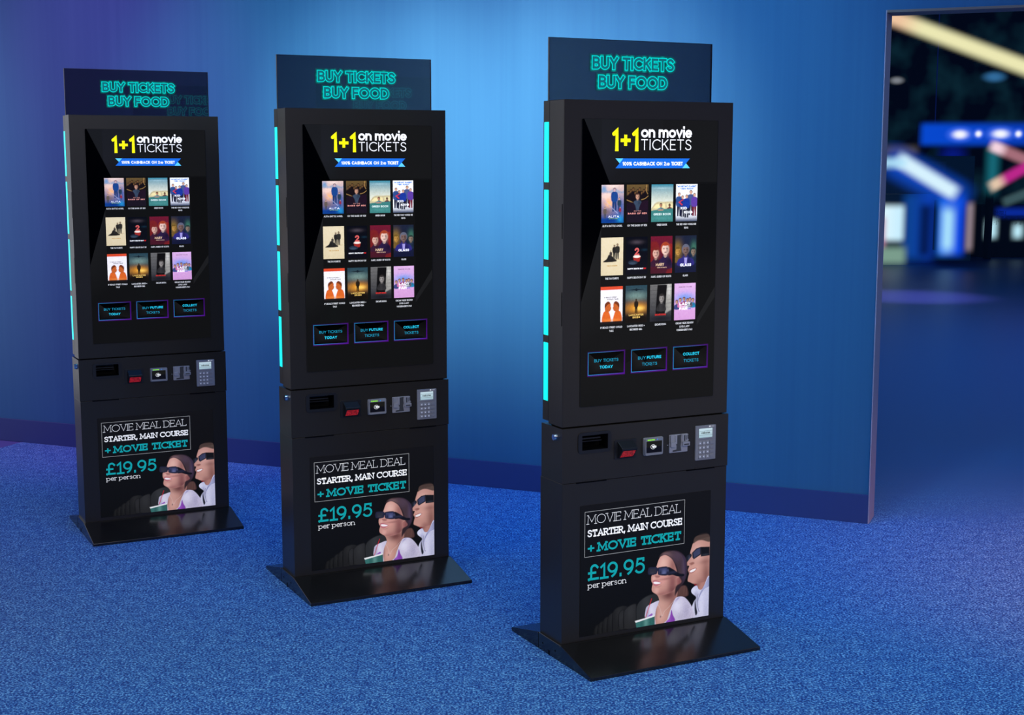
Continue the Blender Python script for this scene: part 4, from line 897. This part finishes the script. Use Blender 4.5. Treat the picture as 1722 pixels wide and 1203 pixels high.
def sheet(name, Y, u0, u1, v0, v1, fn, parent=None, nx=36, nz=36, dy=0.0):
    """upright glowing sheet of the concourse standing at depth Y; fn paints colour and opacity"""
    a, b = at(u0, v1, Y), at(u1, v0, Y)
    p = Paint(np.linspace(a.x, b.x, nx), np.linspace(a.z, b.z, nz), (0, 0, 0, 0))
    U = np.linspace(u0, u1, nx)[None, :]*np.ones((nz, 1)); Vv = np.linspace(v1, v0, nz)[:, None]*np.ones((1, nx))
    rgb, al = fn(U, Vv); p.C[..., :3] = rgb; p.C[..., 3] = al
    mb = MB(); p.to(mb, lambda x, z: (x, Y+dy, z))
    return mb.build(name, M_soft, parent, colors=True)
def ss(x, a, b):
    t = np.clip((x-a)/(b-a), 0, 1); return t*t*(3-2*t)
def col(c, like): return np.ones(like.shape+(3,))*np.array(lin(c))
def boxsoft(U, V, a, b, c, d, s): return ss(U, a-s, a+s)*(1-ss(U, b-s, b+s))*ss(V, c-s, c+s)*(1-ss(V, d-s, d+s))
def softbox(c, a, b, c0, d, s, c2=None, k=1.0):
    def f(U, V):
        C = col(c, U)
        if c2 is not None:
            t = ss(U, a, b)[..., None]; C = C*(1-t)+np.array(lin(c2))*t
        return C, boxsoft(U, V, a, b, c0, d, s)*k
    return f
def bar(c, P, Q, w, c2=None, k=1.0):
    def f(U, V):
        ex, ey = Q[0]-P[0], Q[1]-P[1]; L = math.hypot(ex, ey); t = ((U-P[0])*ex+(V-P[1])*ey)/L/L; d = np.abs((U-P[0])*ey-(V-P[1])*ex)/L
        C = col(c, U)
        if c2 is not None: tt = ss(t, .08, .24)[..., None]; C = np.array(lin(c2))*(1-tt)+C*tt
        e = w/L
        return C, (1-ss(d, w*.12, w))*ss(t, -e*.6, e*.6)*(1-ss(t, 1-e*.6, 1+e*.6))*k
    return f
G = 'lights of the concourse beyond the doorway'
def solid(name, Y, u0, u1, v0, v1, depth, mat, parent=None):
    a, b = at(u0, v1, Y), at(u1, v0, Y); mb = MB(); mb.box(a.x, b.x, Y, Y+depth, a.z, b.z); return mb.build(name, mat, parent, bevel=.01)
M_bluebox = simple('blue_lit_box', lin((6, 30, 110)), .5, emit=lin((4, 34, 120)), estr=.9)
M_teal = simple('dark_teal_box', lin((6, 30, 50)), .6, emit=lin((4, 22, 44)), estr=.7)

o = sheet('ceiling_light_tube', 12, 1470, 1800, -20, 165, bar((236, 232, 180), (1478, 22), (1798, 137), 21, (238, 196, 160)), nx=110, nz=70)
tag(o, 'long pale yellow light tube slanting across the top of the doorway', 'light')
# blue signboard with white lights
o = solid('illuminated_sign', 17, 1552, 1830, 213, 239, .3, M_dark); tag(o, 'bright blue signboard with white light patches hanging in the concourse', 'sign')
sheet('sign_face', 17, 1520, 1860, 190, 262, softbox((8, 72, 206), 1547, 1835, 208, 243, 8, (10, 52, 170)), o, 70, 30, -.02)
for u, v, rx, ry in ((1612, 226, 30, 17), (1642, 225, 13, 12), (1680, 225, 33, 17), (1709, 225, 13, 12), (1762, 225, 30, 15)):
    def f(U, V, u=u, v=v, rx=rx, ry=ry):
        r = np.sqrt(((U-u)/rx)**2+((V-v)/ry)**2); t = (1-ss(r, .05, .7))[..., None]
        return np.array(lin((70, 120, 250)))*(1-t)+np.array(lin((246, 248, 255)))*t, (1-ss(r, .2, 1.0))
    sheet('sign_light', 17, u-rx, u+rx, v-ry, v+ry, f, o, 24, 20, -.05-.02*(rx < 20))
mb = MB(); a, b = at(1573, 210, 17.1), at(1577, 100, 17.1); mb.box(a.x, b.x, 17.1, 17.13, a.z, 4.5); mb.build('hanger', simple('blue_hanger', lin((6, 14, 50)), .5, emit=lin((6, 18, 70)), estr=.8), o)
# shop front with canopy
def floor_v(Y):
    """photo row where the floor lies at depth Y"""
    lo, hi = 300.0, 1200.0
    for _ in range(50):
        m = (lo+hi)/2
        if at(861, m, Y).z > 0: lo = m
        else: hi = m
    return lo
o = solid('shop_front', 20.2, 1430, 1640, 262, floor_v(20.2), .8, M_teal); tag(o, 'blurred shop front with white window, blue pillar and slanting canopy light', 'shop front', kind='thing')
cn = solid('canopy', 19.2, 1430, 1592, 270, 326, .9, M_teal, o)
sheet('edge_glow', 19, 1420, 1660, 235, 375, bar((18, 84, 220), (1490, 266), (1622, 336), 40, None, .7), cn, 60, 36, -.06)
sheet('strip_light', 19, 1420, 1650, 235, 360, bar((214, 242, 255), (1506, 267), (1606, 325), 20), cn, 80, 44, -.10)
sheet('front_strip', 19, 1420, 1545, 248, 300, softbox((176, 226, 250), 1420, 1520, 267, 280, 10), cn, 40, 24, -.12)
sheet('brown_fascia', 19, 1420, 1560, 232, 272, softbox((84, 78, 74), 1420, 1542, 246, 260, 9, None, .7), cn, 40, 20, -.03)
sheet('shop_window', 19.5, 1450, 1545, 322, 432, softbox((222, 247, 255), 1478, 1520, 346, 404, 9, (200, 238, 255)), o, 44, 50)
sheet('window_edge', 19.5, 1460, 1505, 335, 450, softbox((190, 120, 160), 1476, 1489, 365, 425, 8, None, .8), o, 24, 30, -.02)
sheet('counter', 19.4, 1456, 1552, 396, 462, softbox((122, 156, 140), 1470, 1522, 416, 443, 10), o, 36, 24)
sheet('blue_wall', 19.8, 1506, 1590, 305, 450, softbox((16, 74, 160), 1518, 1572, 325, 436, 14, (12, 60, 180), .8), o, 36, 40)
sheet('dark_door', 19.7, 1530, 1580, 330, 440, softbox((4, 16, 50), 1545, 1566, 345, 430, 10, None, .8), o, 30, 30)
pl = solid('pillar', 19.1, 1586, 1614, 338, 424, .5, M_dark, o)
sheet('pillar_face', 19.1, 1556, 1644, 308, 452, softbox((30, 116, 246), 1576, 1621, 330, 428, 11, (18, 72, 226)), pl, 44, 56, -.03)
sheet('pillar_glow', 19.1, 1566, 1618, 320, 448, softbox((180, 238, 255), 1583, 1600, 348, 420, 14), pl, 36, 50, -.06)
sheet('peach_post', 18.8, 1604, 1656, 322, floor_v(18.9)+6, softbox((170, 150, 160), 1625, 1635, 342, 420, 9, None, .8), o, 30, 44)
# a farther shop front with small windows
o = solid('far_shop_front', 21, 1646, 1850, 346, floor_v(21), .8, M_dark); tag(o, 'far dark shop front with two small pale windows under a blue fascia', 'shop front', kind='thing')
for u0, u1, v0, v1 in ((1657, 1675, 370, 399), (1703, 1718, 378, 399), (1752, 1770, 374, 398)):
    sheet('lit_window', 21, u0-16, u1+16, v0-16, v1+16, softbox((190, 236, 250), u0, u1, v0, v1, 9), o, 30, 30, -.02)
sheet('fascia', 21, 1650, 1850, 336, 378, softbox((12, 46, 166), 1674, 1836, 351, 363, 9, None, .9), o, 50, 24, -.02)
# neon bars on a post
o = solid('neon_light_frame', 16.6, 1738, 1746, 225, floor_v(16.6), .1, M_dark); tag(o, 'crossing pink, magenta and grey neon bars below the blue signboard', 'neon light', kind='thing')
for i, (P, Q, c, c2, w, lab) in enumerate((((1664, 244), (1800, 298), (168, 112, 124), (250, 216, 228), 15, 'pale pink bar'), ((1664, 314), (1790, 244), (190, 40, 140), (230, 200, 172), 15, 'magenta bar'), ((1684, 340), (1790, 298), (60, 86, 92), None, 13, 'dim grey bar'))):
    tag(sheet('neon_bar', 16.5, P[0]-16, Q[0]+10, min(P[1], Q[1])-22, max(P[1], Q[1])+22, bar(c, P, Q, w, c2, .95), o, 70, 50, -.03*i), lab)
o = solid('teal_column', 20.6, 1660, 1676, 225, floor_v(20.6), .2, M_dark); tag(o, 'teal lit column behind the crossing neon bars', 'column', kind='thing')
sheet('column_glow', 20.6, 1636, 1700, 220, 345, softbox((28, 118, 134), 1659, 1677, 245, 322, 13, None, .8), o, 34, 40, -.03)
o = solid('dark_blue_booth', 21.1, 1584, 1616, 243, floor_v(21.1), .3, M_dark); tag(o, 'deep blue lit booth rising behind the shop front under the blue signboard', 'booth', kind='thing')
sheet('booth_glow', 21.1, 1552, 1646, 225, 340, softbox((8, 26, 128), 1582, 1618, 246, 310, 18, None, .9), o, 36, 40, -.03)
for u, v, rx, ry, c, lab in ((1508, 135, 17, 9, (128, 132, 140), 'dim grey ceiling downlight near the door edge'), (1672, 129, 28, 13, (52, 110, 160), 'soft blue ceiling downlight above the blue signboard')):
    def f(U, V, u=u, v=v, rx=rx, ry=ry, c=c):
        r = np.sqrt(((U-u)/rx)**2+((V-v)/ry)**2); return col(c, U), (1-ss(r, .1, 1.0))*.9
    o = sheet('downlight', 16, u-rx, u+rx, v-ry, v+ry, f, None, 22, 16); tag(o, lab, 'light')

# ------------------------------------------------------------------ light
w = bpy.data.worlds.new('world'); SC.world = w; w.use_nodes = True
bg = w.node_tree.nodes['Background']; bg.inputs['Color'].default_value = (.11, .24, .85, 1); bg.inputs['Strength'].default_value = .26
def area(name, loc, target, sx, sy, power, color, spread=180):
    d = bpy.data.lights.new(name, 'AREA'); d.shape = 'RECTANGLE'; d.size = sx; d.size_y = sy; d.energy = power; d.color = color; d.spread = math.radians(spread)
    o = bpy.data.objects.new(name, d); COL.objects.link(o); o.location = loc
    o.rotation_euler = (Vector(target)-Vector(loc)).to_track_quat('-Z', 'Y').to_euler(); return o
def spot(name, loc, target, power, color, size, blend=1.0, r=.1):
    d = bpy.data.lights.new(name, 'SPOT'); d.energy = power; d.color = color; d.spot_size = math.radians(size); d.spot_blend = blend; d.shadow_soft_size = r
    o = bpy.data.objects.new(name, d); COL.objects.link(o); o.location = loc
    o.rotation_euler = (Vector(target)-Vector(loc)).to_track_quat('-Z', 'Y').to_euler(); return o
# wall spots hung in front of the wall above the frame
def wash(s, d, z, ts, tz, power, color, size, r=.15):
    return spot('wall_spot', wpt(s, -d, z), wpt(ts, 0, tz), power, color, size, 1.0, r)
for s_ in (-2.15, -1.65, -1.15): wash(s_, 2.5, 3.8, s_, 1.46, 640, (1.0, 1.0, .95), 27)
wash(-2.75, 2.4, 3.7, -2.80, 1.4, 240, (.66, .95, 1.0), 36)
wash(-.45, 2.3, 3.7, -.60, 1.45, 140, (.45, .88, 1.0), 36)
wash(-3.6, 2.0, 3.7, -3.72, 1.4, 260, (1.0, .12, .62), 50)
wash(-4.85, 2.0, 3.7, -4.9, 1.5, 170, (.80, .92, 1.0), 38)
area('blue_wall_fill', wpt(-1.0, -1.5, 3.6), wpt(-1.0, 0, .7), 2.8, .4, 17, (.02, .30, 1.0), 80)  # unseen blue fills added to deepen the wall's colour
area('blue_wall_fill', wpt(-3.2, -1.5, 3.6), wpt(-3.2, 0, .7), 2.4, .4, 4, (.12, .22, 1.0), 80)
# soft overhead light on the carpet, and a dim key in front of the kiosks
area('overhead_light', (.1, 2.7, 3.6), (.1, 2.8, 0), 5.0, 2.6, 20, (.60, .88, 1.0), 84)
area('key_light', (1.6, -.6, 3.0), (0, 4.6, .7), 2.4, 1.6, 13, (1.0, .94, .86), 70)
# unseen lamps added for pale reflections and fill on kiosk flanks and fronts
area('flank_light', (-3.62, 7.02, 1.32), (-.72, 5.42, 1.0), 2.2, 2.4, 19, (1, .97, .93))
area('left_fill_light', (-3.2, 1.2, 2.6), (-.3, 4.5, .5), 1.2, 1.0, 3, (1.0, .88, .75), 60)
area('low_fill_light', (3.5, 2.2, .50), (.3, 4.1, .7), 2.0, .8, 3.0, (1, .93, .86))
# spots added to imitate the lilac haze over the carpet
spot('haze_spot', (3.3, 3.4, 3.0), (2.65, 4.6, 0), 480, (1.0, .26, .12), 54)
spot('haze_spot', (-2.9, 3.2, 3.0), (-2.4, 4.2, 0), 60, (1.0, .36, .26), 52)
# concourse
area('concourse_light', (4.6, 10, 4.3), (4.6, 10, 0), 4, 6, 120, (.12, .5, 1.0))
spot('concourse_spot', (4.2, 14.0, 4.2), (4.2, 14.9, 0), 420, (.9, .35, 1.0), 26)
